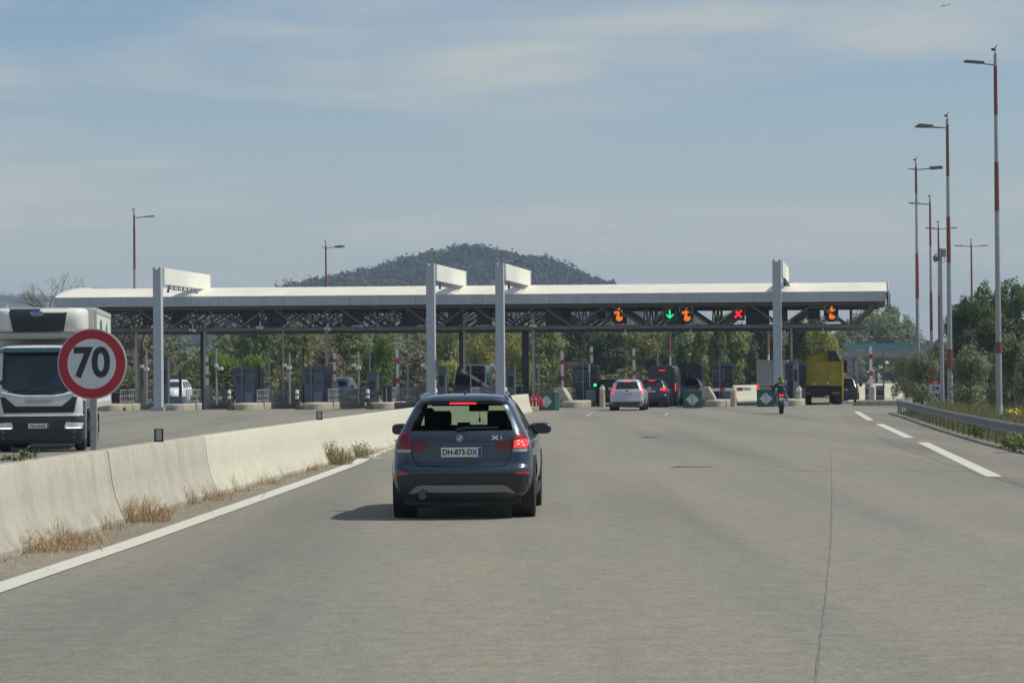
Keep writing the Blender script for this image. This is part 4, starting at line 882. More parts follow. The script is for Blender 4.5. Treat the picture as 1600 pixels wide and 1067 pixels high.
# ------------------------------------------------------------------ motorcycle and rider (rear wheel contact at origin, riding to +y)
def make_bike():
    o = gp(1221, 646.5); hd = R(-5)
    t = thing('motorcycle', 'dark motorcycle riding towards the toll lanes with its red tail light lit', 'motorcycle', o, hd)
    M_ = Matrix.Rotation(R(90), 4, 'Y')
    for y, w in ((0, .20), (1.42, .12)):
        tb = MB(); r = .315; tb.lathe([(r * .66, -w * .42), (r * .84, -w * .5), (r * .95, -w * .4), (r, -w * .12), (r, w * .12), (r * .95, w * .4), (r * .84, w * .5), (r * .66, w * .42)], 32, 0, Matrix.Translation((0, y, r)) @ M_)
        tt = tb.build('wheel', M_TYRE, t); rb = MB(); rb.lathe([(.02, -.04), (r * .68, -.05), (r * .68, .05), (.02, .04)], 24, 0, Matrix.Translation((0, y, r)) @ M_); rb.build('rim', M_BLACK, tt)
    b = MB(); b.box((0, .30, .83), (.20, .62, .13), top=(.7, .9)); b.box((0, .05, .80), (.15, .28, .10)); b.box((0, .98, .80), (.34, .52, .30), top=(.6, .8)); b.box((0, .75, .50), (.30, .55, .36)); b.box((0, 1.3, .95), (.42, .3, .36), top=(.5, .6)); b.build('fairing', mat('bike_black', (.016, .018, .024), .3, coat=.5), t, bevel=.03)
    s = MB(); s.box((0, .50, .86), (.28, .55, .08)); s.build('seat', M_BLACK, t, bevel=.03)
    sw = MB(); sw.path([(.10, 0, .31), (.11, .5, .40)], .03); sw.path([(-.10, 0, .31), (-.11, .5, .40)], .03); sw.build('swingarm', M_DSTEEL, t)
    e = MB(); e.path([(.17, -.05, .52), (.18, .25, .44), (.14, .6, .30)], [.055, .06, .04], 12); e.build('exhaust', M_CHROME, t)
    m = MB(); m.box((0, -.14, .66), (.13, .02, .30)); m.build('mudguard', M_BLACK, t)
    p = MB(); p.box((0, -.16, .66), (.20, .012, .15)); p.build('number_plate', M_PLATE, t)
    l = MB(); l.box((0, -.11, .82), (.22, .06, .085)); l.build('tail_light', M_REDON, t, bevel=.02)
    for sx in (-1, 1):
        k = MB(); k.box((sx * .19, -.06, .78), (.08, .05, .04)); k.build('indicator', mat('amber_lens', (.55, .22, .02), .3), t)
        k = MB(); k.path([(sx * .22, 1.22, 1.05), (sx * .36, 1.2, 1.18)], .01); k.box((sx * .40, 1.2, 1.2), (.16, .04, .09)); k.build('mirror', M_BLACK, t, bevel=.015)
    h = MB(); h.path([(-.38, 1.05, 1.0), (-.2, 1.15, 1.02), (.2, 1.15, 1.02), (.38, 1.05, 1.0)], .016); h.path([(.09, 1.42, .32), (.09, 1.18, 1.0)], .025); h.path([(-.09, 1.42, .32), (-.09, 1.18, 1.0)], .025); h.build('handlebar', M_DSTEEL, t)
    # rider: one continuous body on the seat
    r = thing('person', 'motorcycle rider in black jacket, blue jeans and a black and lime helmet', 'person', o, hd)
    J = {'pel': (0, .42, .93, .135), 'sp': (0, .50, 1.08, .135), 'ch': (0, .60, 1.24, .16), 'nk': (0, .68, 1.36, .07), 'hd': (0, .73, 1.44, .085)}
    E = [('pel', 'sp'), ('sp', 'ch'), ('ch', 'nk'), ('nk', 'hd')]
    for s_, n in ((1, 'r'), (-1, 'l')):
        J.update({'sh' + n: (s_ * .19, .60, 1.29, .085), 'el' + n: (s_ * .355, .80, 1.12, .062), 'wr' + n: (s_ * .345, 1.00, 1.03, .045), 'hip' + n: (s_ * .12, .46, .90, .105), 'kn' + n: (s_ * .265, .84, .78, .078), 'an' + n: (s_ * .24, .50, .40, .055), 'to' + n: (s_ * .25, .68, .33, .045), 'he' + n: (s_ * .24, .46, .34, .045)})
        E += [('ch', 'sh' + n), ('sh' + n, 'el' + n), ('el' + n, 'wr' + n), ('pel', 'hip' + n), ('hip' + n, 'kn' + n), ('kn' + n, 'an' + n), ('an' + n, 'to' + n), ('an' + n, 'he' + n)]
    ks = list(J); me = bpy.data.meshes.new('body'); me.from_pydata([J[k][:3] for k in ks], [(ks.index(a), ks.index(b)) for a, b in E], [])
    bo = obj('body', me, r)
    sk = bo.modifiers.new('skin', 'SKIN'); sk.use_smooth_shade = True
    for i, k in enumerate(ks): me.skin_vertices[0].data[i].radius = (J[k][3], J[k][3])
    me.skin_vertices[0].data[0].use_root = True
    ss = bo.modifiers.new('sub', 'SUBSURF'); ss.levels = 2; ss.render_levels = 2
    dg = bpy.context.evaluated_depsgraph_get(); dg.update(); m2 = bpy.data.meshes.new_from_object(bo.evaluated_get(dg)); bo.modifiers.clear(); bo.data = m2; m2.name = 'body'
    m2.materials.clear()
    for x in (mat('jacket_black', (.014, .015, .019), .7, var=.25, vs=14), mat('jeans_blue', (.09, .12, .19), .85, var=.25, vs=18), mat('boot_pale', (.42, .41, .37), .7)): m2.materials.append(x)
    for p_ in m2.polygons:
        c = p_.center; p_.material_index = 0 if (c.z > .97 or c.y > .9 and c.z > .9) else (2 if c.z < .42 else 1); p_.use_smooth = True
    hm = MB(); hm.lathe([(.001, -.15), (.085, -.145), (.118, -.10), (.138, -.02), (.136, .04), (.112, .10), (.065, .138), (.001, .15)], 28, 0, Matrix.Translation((0, .76, 1.49)) @ Matrix.Rotation(R(12), 4, 'X') @ Matrix.Diagonal((.95, 1.15, 1, 1)))
    he = hm.build('helmet', mat('helmet_black', (.018, .02, .022), .25, coat=.6), r)
    st = MB()
    for s_ in (-1, 1): st.path([(s_ * .10, .655, 1.52 + .03 * s_), (s_ * .03, .615, 1.46), (s_ * .09, .645, 1.40), (s_ * .125, .71, 1.42)], .022, 8)
    st.lathe([(.138, -.02), (.1395, .0), (.138, .015), (.13, .0), (.138, -.02)], 28, 0, Matrix.Translation((0, .755, 1.475)) @ Matrix.Diagonal((.96, 1.14, 1, 1)), False)
    st.build('helmet_stripe', mat('lime_green', (.45, .62, .06), .4), he)
    vz = MB(); vz.box((0, .90, 1.50), (.2, .03, .09)); vz.build('visor', M_DGLASS, he, bevel=.012)
    bp = MB(); bp.path([(-.10, .455, 1.25), (-.04, .442, 1.265), (.04, .442, 1.265), (.10, .455, 1.25)], .016, 6); bp.build('jacket_print', mat('print_grey', (.42, .43, .46), .6), r)
    for s_ in (-1, 1):
        gl = MB(); gl.box((s_ * .345, 1.05, 1.02), (.085, .10, .035))
        for f in range(4): gl.path([(s_ * (.31 + .022 * f), 1.09, 1.03), (s_ * (.31 + .022 * f), 1.125 - .004 * abs(f - 1.5), 1.012), (s_ * (.31 + .022 * f), 1.11, .985), (s_ * (.31 + .022 * f), 1.075, .975)], [.010, .0095, .009, .008], 8)
        gl.path([(s_ * .305, 1.03, 1.01), (s_ * .285, 1.06, .995), (s_ * .295, 1.09, .985)], [.012, .010, .009], 8); gl.build('glove', M_BLACK, r, bevel=.008)
make_bike()
# ------------------------------------------------------------------ toll plaza
RZ = -PA
M_ROOF = mat('roof_sheet', (.76, .73, .62), .5, var=.06, vs=.8); CS = 4.5; M_FASC = concrete_mat('fascia_grey', (.45, .49, .55), (.30, .32, .35), .4, .03, 1.2)
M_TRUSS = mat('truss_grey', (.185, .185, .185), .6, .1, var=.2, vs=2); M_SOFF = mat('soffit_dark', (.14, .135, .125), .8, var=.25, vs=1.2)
M_MAST = mat('mast_grey', (.36, .37, .38), .5, .3, var=.12, vs=2); M_PYL = M_PYLN; M_BOARD = mat('board_white', (.80, .79, .70), .5, var=.04)
M_BOOTH = mat('booth_slate', (.085, .115, .16), .5, var=.12, vs=2); M_BOOTHSH = mat('booth_shaded', (.022, .034, .05), .5); M_BOOTHL = mat('booth_pale', (.17, .20, .25), .5, var=.1)  # right-hand booths get a darker copy of the slate, shade put into the colour
T0, T1 = tpx(84, CS, 465), tpx(1388, CS, 460)
SLP = R(.30)
cn = thing('toll_canopy', 'long white-roofed canopy on grey trusses spanning all the toll lanes', 'canopy', PT(0, CS, 0), 0)
cn.rotation_euler = (0, SLP, RZ)
SD = 13.0; ZF0, ZF1, RISE = 5.97, 6.52, .74; ZB, ZT = 4.60, 6.08
arc = lambda s: ZF1 + RISE * max(0., math.sin(math.pi * min(max(s, 0), SD) / SD)) ** .8
b = MB(); ss_ = [SD * (1 - math.cos(math.pi * i / 26)) / 2 for i in range(27)]; pr = [(s, arc(s)) for s in ss_] + [(s, arc(s) - .05) for s in reversed(ss_)]
n = len(pr); b.add([(T0, s, z) for s, z in pr] + [(T1, s, z) for s, z in pr], [(i, (i + 1) % n, n + (i + 1) % n, n + i) for i in range(n)] + [tuple(range(n)), tuple(range(2 * n - 1, n - 1, -1))])
b.build('roof', M_ROOF, cn, angle=50)
b = MB(); x = T0 + .5
while x < T1: b.path([(x, s, arc(s) + .004) for s in ss_[2:-2:2]], .012, 4); x += .6
b.build('roof_seams', M_ROOF, cn)
b = MB(); b.prism([(T0, ZF0), (T1 - .15, ZF0), (T1 - .15, ZF1 + .02), (T0, ZF1 + .02)], -.12, .02); b.prism([(T0, ZF0), (T1 - .15, ZF0), (T1 - .15, ZF1), (T0, ZF1)], SD - .02, SD + .12); b.build('fascia', M_FASC, cn)
x = T0 + 2.2
while x < T1 - 1: b = MB(); b.box((x, -.126, (ZF0 + ZF1) / 2), (.02, .012, ZF1 - ZF0)); b.build('fascia_joint', mat('joint_grey', (.2, .215, .24), .6), cn); x += 3.93
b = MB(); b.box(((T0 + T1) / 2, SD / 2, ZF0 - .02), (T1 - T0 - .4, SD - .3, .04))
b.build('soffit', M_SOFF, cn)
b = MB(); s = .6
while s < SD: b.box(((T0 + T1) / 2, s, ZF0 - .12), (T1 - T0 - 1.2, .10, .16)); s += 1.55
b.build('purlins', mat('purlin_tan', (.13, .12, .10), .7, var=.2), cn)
for xx, m_ in ((T1 - .05, mat('end_panel', (.48, .50, .50), .4, var=.1)), (T0 + .02, M_FASC)):
    b = MB(); pe = [(s, arc(s) + .10) for s in ss_] + [(SD, ZF0 - .1), (0, ZF0 - .1)]; n = len(pe)
    b.add([(xx, s, z) for s, z in pe] + [(xx + .05, s, z) for s, z in pe], [(i, (i + 1) % n, n + (i + 1) % n, n + i) for i in range(n)] + [tuple(range(n)), tuple(range(2 * n - 1, n - 1, -1))]); b.build('end_panel', m_, cn, smooth=False)
b = MB(); b.lathe([(.001, 0), (.42, 0), (.42, .06), (.001, .06)], 24, 0, Matrix.Translation((T1 + .02, .35, 6.0)) @ Matrix.Rotation(R(90), 4, 'Y') @ Matrix.Diagonal((1.1, .55, 1, 1))); b.build('end_badge', mat('maroon_badge', (.20, .05, .05), .5), cn)
NODES = [tpx(p, CS + 1, 512) for p in (155, 262, 369, 472, 575, 680, 788, 896, 1004, 1112, 1220, 1328)]
APEX = [(a + c) / 2 for a, c in zip(NODES, NODES[1:])]
for k, s in enumerate((1.0, 4.8, 8.6, 12.2)):
    b = MB(); b.tube((T0 + .6, s, ZB), (NODES[-1] + .6, s, ZB), .125 if k == 0 else .10, n=12); b.tube((T0 + .3, s, ZT - .1), (T1 - .3, s, ZT - .1), .09, n=8)
    for i, a in enumerate(APEX): b.tube((NODES[i], s, ZB), (a, s, ZT - .1), .058, n=8); b.tube((a, s, ZT - .1), (NODES[i + 1], s, ZB), .058, n=8)
    b.tube((NODES[-1], s, ZB), (T1 - .6, s, ZT), .07, n=8); b.tube((NODES[0], s, ZB), (T0 + .4, s, ZT), .058, n=8)
    if k == 0: b.tube((NODES[-1], s, ZB), (NODES[-1] + 1.0, s, ZB - .65), .06, n=8)
    b.build('truss', M_TRUSS, cn)
for i, a in enumerate(NODES):
    b = MB(); sg_ = [1.0, 2.9, 4.8, 6.7, 8.6, 10.4, 12.2]
    b.tube((a, 1, ZB), (a, 12.2, ZB), .07, n=6)
    for q in range(6): b.tube((a, sg_[q], ZB if q % 2 == 0 else ZT), (a, sg_[q + 1], ZT if q % 2 == 0 else ZB), .05, n=6)
    if i < len(APEX):
        c = APEX[i]; b.tube((c, .5, ZT), (c, 12.6, ZT), .06, n=6)
        for s0, s1 in ((1, 4.8), (4.8, 8.6), (8.6, 12.2)): b.tube((a, s0, ZB), (c, s1, ZT), .045, n=6); b.tube((c, s0, ZT), (NODES[i + 1], s1, ZB), .045, n=6); b.tube((c, (s0 + s1) / 2, ZT), (a, s1, ZB), .04, n=6)
    b.build('cross_truss', M_TRUSS, cn)
for px in (318, 722, 821, 1238):
    tt = tpx(px, CS + 6.7); b = MB(); b.box((tt, 6.7, ZB / 2), (.34 if px < 800 else .40, .34, ZB)); b.box((tt, 6.7, .2), (.6, .6, .4)); b.build('column', M_DSTEEL, cn, bevel=.02)
for px in (430, 1060, 880, 640, 1190): b = MB(); b.box((tpx(px, CS + 5), 5, ZB + .62), (.9, .5, .8)); b.build('cable_housing', M_DSTEEL, cn)

# pylons with their sign boards
def pylon(px, ptop, label):
    ts, zt = tz(px, ptop, -1.2); t = thing('sign_pylon', label, 'pylon', PT(tpx(px + 2, -1.2, 560), -1.2), RZ, 'tall grey pylons along the canopy front')
    b = MB(); b.box((0, 0, zt / 2 - .06), (.46, .5, zt - .12)); b.box((-.16, 0, zt - .06), (.14, .5, .12)); b.box((.16, 0, zt - .06), (.14, .5, .12)); b.box((0, 0, .1), (.8, .8, .2)); b.build('mast', M_PYL, t, bevel=.012)
    L = 10.3; h0 = .93
    b = MB(); b.box((.29, .2 + L / 2, zt - .03 - h0 / 2), (.09, L, h0)); bd = b.build('sign_board', M_BOARD, t, bevel=.01)
    b = MB(); b.box((.29, .2 + L, zt - .55), (.16, .16, 1.1)); b.box((.22, L + .2, (zt + 6.4) / 2 - .4), (.14, .14, zt - 6.2)); b.build('end_post', M_PYL, t)
    b = MB(); y = 1.2
    while y < L - .4: b.box((.36, y, zt - h0 - .16), (.10, .05, .28)); b.box((.40, y, zt - h0 - .28), (.24, .14, .05)); b.box((.36, y + .45, zt - h0 - .12), (.03, .03, .22)); y += .95
    b.box((.34, L / 2 + .2, zt - h0 - .045), (.05, L - .2, .05)); b.build('lamp_bracket', M_MAST, t)
    b = MB(); b.lathe([(.001, -.1), (.06, -.09), (.07, .03), (.04, .1), (.001, .1)], 12, 0, Matrix.Translation((.42, .62, zt - h0 - .40))); b.box((.42, .62, zt - h0 - .22), (.05, .05, .3)); b.build('camera', M_BLACK, t)
pylon(245.5, 418, 'grey sign pylon with white side board, leftmost and standing alone near the truck')
pylon(672, 412, 'grey sign pylon with white side board, left one of the pair below the hill')
pylon(780, 411, 'grey sign pylon with white side board, right one of the pair below the hill')
pylon(1213, 406, 'grey sign pylon beside the motorcycle rider, its board seen almost edge-on')

# islands, railings, booths
def island(px, label, L=12.0, w=1.35, h=.38, s0=-1.2):
    tn = tpx(px, s0, 640); t = tn
    pts = [(w * .5 + w * .5 * math.cos(a), s0 + .8 + .8 * math.sin(a)) for a in np.linspace(math.pi, 2 * math.pi, 13)]
    poly = [(x, y - s0) for x, y in pts] + [(w, L), (0, L)]
    b = MB(); n = len(poly); ins = [(w / 2 + (x - w / 2) * .93, .06 + y * .99) for x, y in poly]
    b.add([(x, y, 0) for x, y in poly] + [(x, y, h - .06) for x, y in poly] + [(x, y, h) for x, y in ins], [(i, (i + 1) % n, n + (i + 1) % n, n + i) for i in range(n)] + [(n + i, n + (i + 1) % n, 2 * n + (i + 1) % n, 2 * n + i) for i in range(n)] + [tuple(range(2 * n, 3 * n))])
    o = b.build('toll_island', M_ISLE, None, PT(tn, s0), RZ, angle=30)
    tag(o, label, 'traffic island', 'concrete toll islands')
    return tn
ISL = {}
ordw = {148: 'concrete toll island behind the speed sign, left end of the row', 250: 'concrete toll island at the foot of the leftmost pylon', 358: 'concrete toll island under the leftmost slate-blue booth', 468: 'concrete toll island under the second slate-blue booth from the left',
        575: 'concrete toll island carrying the slim cabinet and low dark box left of the blue car', 683: 'concrete toll island at the left pylon of the pair, hidden low behind the blue car', 790: 'concrete toll island at the right pylon of the pair, behind the blue car roof',
        872: 'concrete toll island with a sloped block beside the green marker drum', 1096: 'concrete toll island with a sloped block below the horizontal barrier arm', 1216: 'concrete toll island behind the motorcycle, under a dark booth'}
for px, lab in ordw.items(): ISL[px] = island(px, lab)
def railing(px0, px1, row0, row1, label, s0=.6):
    ta, zt = tz(px0, row0, s0); zb = .38
    lo, hi = s0 + .5, s0 + 16           # length along the lane so that it ends at px1
    for _ in range(40):
        md = (lo + hi) / 2
        if tpx(px1, md) - ta > 0: lo = md
        else: hi = md
    L = max(1.2, min(hi - s0, 13)); b = MB(); h = zt - zb
    for y in np.arange(0, L + .01, L / max(2, round(L / .42))): b.box((0, y, zb + h / 2), (.035, .035, h))
    for y in np.arange(0, L + .01, L / max(1, round(L / 2.4))): b.box((0, y, zb + h / 2), (.06, .06, h))
    for z in (zb + .12, zb + h * .55, zb + h): b.box((0, L / 2, z), (.04, L, .045))
    tag(b.build('railing', M_RAILM, None, PT(ta, s0), RZ), label, 'railing', 'grey metal railings on the toll islands')
for a in ((188, 246, 609, 'grey railing left of the leftmost pylon, behind the speed sign'), (292, 352, 609, 'grey railing right of the white off-road car'), (402, 463, 609, 'grey railing between the two slate-blue booths'),
          (513, 573, 608, 'grey railing in front of the dark people carrier'), (604, 672, 606, 'grey railing left of the pylon pair, next to the low dark box'), (736, 788, 606, 'grey railing across the front of the silver-grey van'),
          (882, 906, 606, 'short grey railing between the sloped concrete block and the dark booth'), (1106, 1120, 606, 'short grey railing under the horizontal barrier arm')):
    railing(a[0], a[1], a[2], 630, a[3])
def booth(px, label, s0=4.0, w=1.35, L=2.3, zt=2.5, m=None):
    m = m or M_BOOTH; tn = tpx(px, s0, 600)
    t = thing('toll_booth', label, 'toll booth', PT(tn, s0), RZ, 'slate-blue toll booths')
    b = MB(); b.box((.05, L / 2, .74), (w - .28, L, 1.46), top=(1.14, 1.0)); b.box((0, L / 2, 1.85), (w, L, .78)); b.build('cabin', m, t, bevel=.05, seg=3)
    r = MB(); pr = [(-w / 2 - .06, 2.22)] + [(-(w / 2 + .06) * math.cos(a), 2.24 + .24 * math.sin(a)) for a in np.linspace(0, math.pi, 11)] + [(w / 2 + .06, 2.22)]
    r.prism(pr, -.10, L + .1); r.build('roof', mat('booth_roof', (.07, .09, .12), .5), t, angle=30)
    f = MB(); f.box((-.18, -.02, 1.75), (.62, .03, .62)); f.build('front_window', mat('booth_glass', (.03, .04, .055), .08, rvar=.3), t); f = MB()
    for c_, d_ in (((-.18, -.03, 2.08), (.68, .04, .04)), ((-.18, -.03, 1.42), (.68, .04, .04)), ((-.51, -.03, 1.75), (.04, .04, .7)), ((.15, -.03, 1.75), (.04, .04, .7))): f.box(c_, d_)
    f.build('window_frame', M_BOOTHL, t)
    for x in (-1, 1):
        g = MB(); g.box((x * w / 2, L * .5, 1.75), (.03, L * .72, .6)); g.build('side_window', mat('booth_glass'), t)
    c = MB(); c.box((w * .33, -.03, .95), (.5, .05, .03)); c.box((-.18, -.03, 1.99), (.5, .06, .04)); c.build('front_bar', M_BOOTHL, t)
    p = MB(); p.box((-.08, -.16, 1.3), (.07, .05, 2.55)); p.build('front_post', M_BOOTHL, t)
    q = MB(); q.box((.30, -.025, .55), (.52, .03, .8)); q.build('front_panel', M_BOOTHL, t)
    return t
booth(381, 'slate-blue toll booth with arched roof, leftmost of the two tall ones on the left'); booth(489, 'slate-blue toll booth with arched roof, just left of the dark people carrier')
booth(914, 'dark toll booth behind the short railing, left of the traffic light', 4.5, 1.3, m=M_BOOTHSH); booth(1127, 'dark toll booth under the horizontal barrier arm', 4.5, 1.2, m=M_BOOTHSH); booth(1243, 'dark toll booth between the motorcycle rider and the yellow truck', 4.5, 1.2, m=M_BOOTHSH)
booth(1077, 'dark blue booth behind the grey-blue car, only its upper half in view', 13, 1.5, 2.3)
def cabinet(px, row, wpx, label, s0=.4, d=.5, m=None, hood=True):
    t0, zt = tz(px, row, s0); w = wpx / 27.5; t = thing('ticket_machine', label, 'ticket machine', PT(t0, s0), RZ)
    b = MB(); b.box((0, d / 2, zt / 2), (w, d, zt)); b.build('case', m or M_BOOTH, t, bevel=.04, seg=3)
    f = MB(); f.box((0, -.012, zt * .66), (w * .62, .02, zt * .26)); f.build('screen', M_DGLASS, t)
    g = MB(); g.box((0, -.012, zt * .36), (w * .55, .025, .05)); g.build('slot', M_INK, t)
    if hood: h = MB(); h.box((0, d / 2 - .06, zt + .03), (w + .08, d + .18, .05)); h.build('hood', M_BOOTHL, t, bevel=.015)
cabinet(257, 560, 10, 'slim blue payment cabinet directly right of the leftmost pylon'); cabinet(581, 583, 17, 'slim blue payment cabinet standing right of the third railing, tall one'); cabinet(690, 573, 12, 'purple-grey payment cabinet right of the pylon left of the pair', .8)
cabinet(798, 575, 12, 'purple-grey payment cabinet right of the pylon nearest the red hoops', .8); cabinet(808, 604, 15, 'black payment terminal between the right pylon of the pair and the white post', 2.4, .5, M_BLACK); cabinet(604, 603, 13, 'black payment terminal in front of the railing left of the pylon pair', .6, .5, M_BLACK)
cabinet(1356, 601, 9, 'pale grey machine cabinet under the rightmost barrier arm', 2.2, .6, mat('cabinet_pale', (.33, .35, .35), .5)); cabinet(1375, 604, 13, 'brownish-grey machine cabinet at the far right kerb', 2.2, .7, mat('cabinet_brown', (.22, .20, .19), .6)); cabinet(1243, 562, 9, 'blue-grey cabinet left of the yellow truck', 3.4, .5, M_BOOTHL)
t0 = tpx(275, -.8, 638); b = MB(); b.box((0, .5, .4), (.85, 1.2, .8), top=(.86, .9)); o = thing('low_terminal', 'low dark box with two black posts in front of the white off-road car', 'terminal box', PT(t0, -.8), RZ); b.build('case', M_BOOTH, o, bevel=.06)
for x, y, h, lab in ((.10, .6, 2.25, 0), (.92, 2.5, 2.2, 0)): p = MB(); p.box((x, y, h / 2), (.15 if y < 1 else .10, .12, h)); p.build('post', M_BLACK, o)
b = MB(); b.box((1.7, .3, .18), (3.6, .5, .36)); tag(b.build('low_wall', mat('purple_grey', (.11, .105, .125), .7), None, PT(tpx(590, -.4, 636), -.4), RZ, bevel=.03), 'low purple-grey wall in front of the railing left of the dark blue car', 'low wall')

# nose bollards
def bollard(px, row, label, beige=False, s0=-1.0):
    t0, zt = tz(px, row, s0); t = thing('bollard', label, 'bollard', PT(t0, s0), RZ, 'bollards at the island noses')
    if beige:
        b = MB(); b.lathe([(.17, 0), (.16, .5), (.14, .9), (.13, zt - .12), (.08, zt), (.001, zt + .01)], 16); b.build('post', mat('bollard_beige', (.46, .40, .29), .6, var=.15, vs=4), t)
        c = MB(); c.lathe([(.15, zt - .28), (.155, zt - .26), (.155, zt - .14), (.13, zt - .12)], 16); c.build('band', M_WHITE, t); return
    b = MB(); b.box((.06, .04, .22), (.34, .4, .44), top=(.6, .6)); b.build('base', mat('bollard_brown', (.13, .085, .055), .7), t, bevel=.03)
    b = MB(); b.tube((0, 0, .3), (0, 0, zt - .5), .085, n=14); b.build('post', M_BLACK, t)
    c = MB(); c.lathe([(.10, zt - .52), (.105, zt - .5), (.105, zt - .05), (.07, zt), (.001, zt)], 16); hd_ = c.build('head', mat('bollard_white', (.70, .71, .70), .5), t)
    c = MB(); c.lathe([(.106, zt - .32), (.1065, zt - .31), (.1065, zt - .24), (.106, zt - .23)], 16); c.build('band', M_BLACK, hd_)
for px, row, lab in ((248.5, 611, 'white-topped bollard at the leftmost pylon foot'), (358, 609, 'white-topped bollard left of the first slate-blue booth'), (464, 609, 'white-topped bollard left of the second slate-blue booth'), (574.5, 608, 'white-topped bollard right of the third railing, by the slim blue cabinet'), (680.5, 607, 'white-topped bollard just right of the left pylon of the pair'), (789.5, 605, 'white-topped bollard just right of the right pylon of the pair')): bollard(px, row, lab)
for px, row, lab in ((941, 602, 'beige rounded bollard left of the silver hatchback'), (1146, 604, 'beige rounded bollard right of the dark booth under the horizontal arm'), (1248, 603, 'beige rounded bollard at the left rear corner of the yellow truck')): bollard(px, row, lab, True, -.4)

# barrier gates (raised, half raised and closed arms)
M_ARMW = mat('arm_white', (.72, .72, .70), .45); M_ARMR = mat('arm_red', (.55, .03, .03), .45)
def gate(px, r0, r1, label, s0=5.0, end=None, cab=True):
    tb, zb = tz(px, r1, s0); te, ze = tz(px if end is None else end[0], r0 if end is None else end[1], s0)
    if end is None: te = tb + (ze - zb) * -.012
    t = thing('barrier_gate', label, 'barrier gate', PT(tb, s0), RZ, 'red and white barrier arms')
    d = Vector((te - tb, 0, ze - zb)); Lr = d.length; u = d.normalized(); w = .085
    def seg(a, c, m, nm, par, ww, off):
        b = MB(); p, q = Vector((0, 0, zb)) + u * Lr * a, Vector((0, 0, zb)) + u * Lr * c; nrm = Vector((-u.z, 0, u.x)) * ww
        y = .03 + off; b.add([p - nrm + Vector((0, -y, 0)), p + nrm + Vector((0, -y, 0)), q + nrm + Vector((0, -y, 0)), q - nrm + Vector((0, -y, 0)), p - nrm + Vector((0, y, 0)), p + nrm + Vector((0, y, 0)), q + nrm + Vector((0, y, 0)), q - nrm + Vector((0, y, 0))],
                             [(0, 1, 2, 3), (7, 6, 5, 4), (0, 4, 5, 1), (1, 5, 6, 2), (2, 6, 7, 3), (3, 7, 4, 0)]); return b.build(nm, m, par)
    arm = seg(0, 1, M_ARMW, 'arm', t, w, 0)
    for a, c in ((.26, .38), (.68, .80)): seg(a, c, M_ARMR, 'stripe', arm, w + .015, .012)
    if cab: b = MB(); b.box((0, .05, zb / 2 - .05), (.34, .36, zb)); b.build('case', M_STEEL, t, bevel=.03)
gate(324.5, 557, 602, 'raised red and white arm beside the white canopy post on the left'); gate(523.5, 552, 596, 'raised red and white arm above the dark people carrier'); gate(622, 545, 618, 'raised red and white arm above the railing left of the pylon pair')
gate(879.5, 550, 610, 'raised red and white arm above the short railing'); gate(925, 542, 582, 'raised red and white arm above the green traffic light'); gate(991.5, 545, 600, 'raised red and white arm above the silver hatchback')
gate(1214, 544, 602, 'raised red and white arm in front of the right-hand pylon', 1.0); gate(1361.5, 541, 603, 'raised red and white arm at the far right kerb', 2.0)
gate(766, 0, 606, 'half raised red and white arm in front of the silver-grey van', 9.0, (721, 578)); gate(1108, 0, 609, 'closed horizontal red and white arm right of the green marker drum', 2.0, (1173, 607.5))

# posts, camera posts and downpipes
def post(name, cat, px, r0, r1, rad, m, label, s0=3.0, head=None, group=None):
    tb, zb = tz(px, r1, s0); _, zt = tz(px, r0, s0)
    t = thing(name, label, cat, PT(tb, s0), RZ, group)
    b = MB(); b.tube((0, 0, min(zb, .3) if zb < 1.6 else zb), (0, 0, zt), rad, rad * .9, 10); b.build('pole', m, t)
    if head is not None:
        hx = tpx(head[0], s0) - tb; hz = tz(head[0], head[1], s0)[1]; h = MB()
        h.box((hx - .12, 0, hz + .06), (.2, .3, .2)); h.box((hx + .15, 0, hz - .10), (.26, .34, .2)); h.box((hx * .5, 0, hz), (abs(hx) + .06, .06, .06)); h.build('camera', mat('camera_white', (.66, .67, .66), .4), t, bevel=.03)
CG = 'camera posts between the toll lanes'
for k, (px, r0, hd_, lab) in enumerate(((229.5, 545, (225, 574), 'thin post with white twin cameras left of the leftmost pylon'), (338.5, 545, (341, 573), 'thin post with white twin cameras left of the first slate-blue booth'), (453, 551, (448, 572), 'thin post with white twin cameras left of the second slate-blue booth'),
        (560.5, 550, (556, 572), 'thin post with white twin cameras left of the slim blue cabinet'), (667, 552, (663.5, 572), 'thin post with white twin cameras at the left pylon of the pair'), (775, 550, (772, 572), 'thin post with white twin cameras at the right pylon of the pair'))):
    post('camera_post', 'camera post', px, r0, 626, .055, M_MAST, lab, 2.0, hd_, CG)
M_PIPE = mat('pipe_white', (.62, .62, .58), .5)
for px, r0, r1, rad, lab in ((321.5, 500, 622, .11, 'white post beside the dark column left of the first slate-blue booth'), (511.5, 516, 624, .11, 'white post at the right edge of the second slate-blue booth'), (726, 485, 585, .085, 'white post above the silver-grey van'), (787, 515, 620, .075, 'white post right of the right pylon of the pair'), (834, 490, 622, .10, 'white post above the red hoops'), (214, 520, 604, .10, 'cream post beside the bare tree trunk on the left'), (1237, 512, 580, .08, 'white post left of the yellow truck'), (443, 517, 606, .06, 'slender pale post between the two slate-blue booths'), (842.5, 566, 616, .06, 'short white post right of the red hoops')):
    post('white_post', 'post', px, r0, r1, rad, M_PIPE, lab, 8.0, None, 'white posts under the canopy')
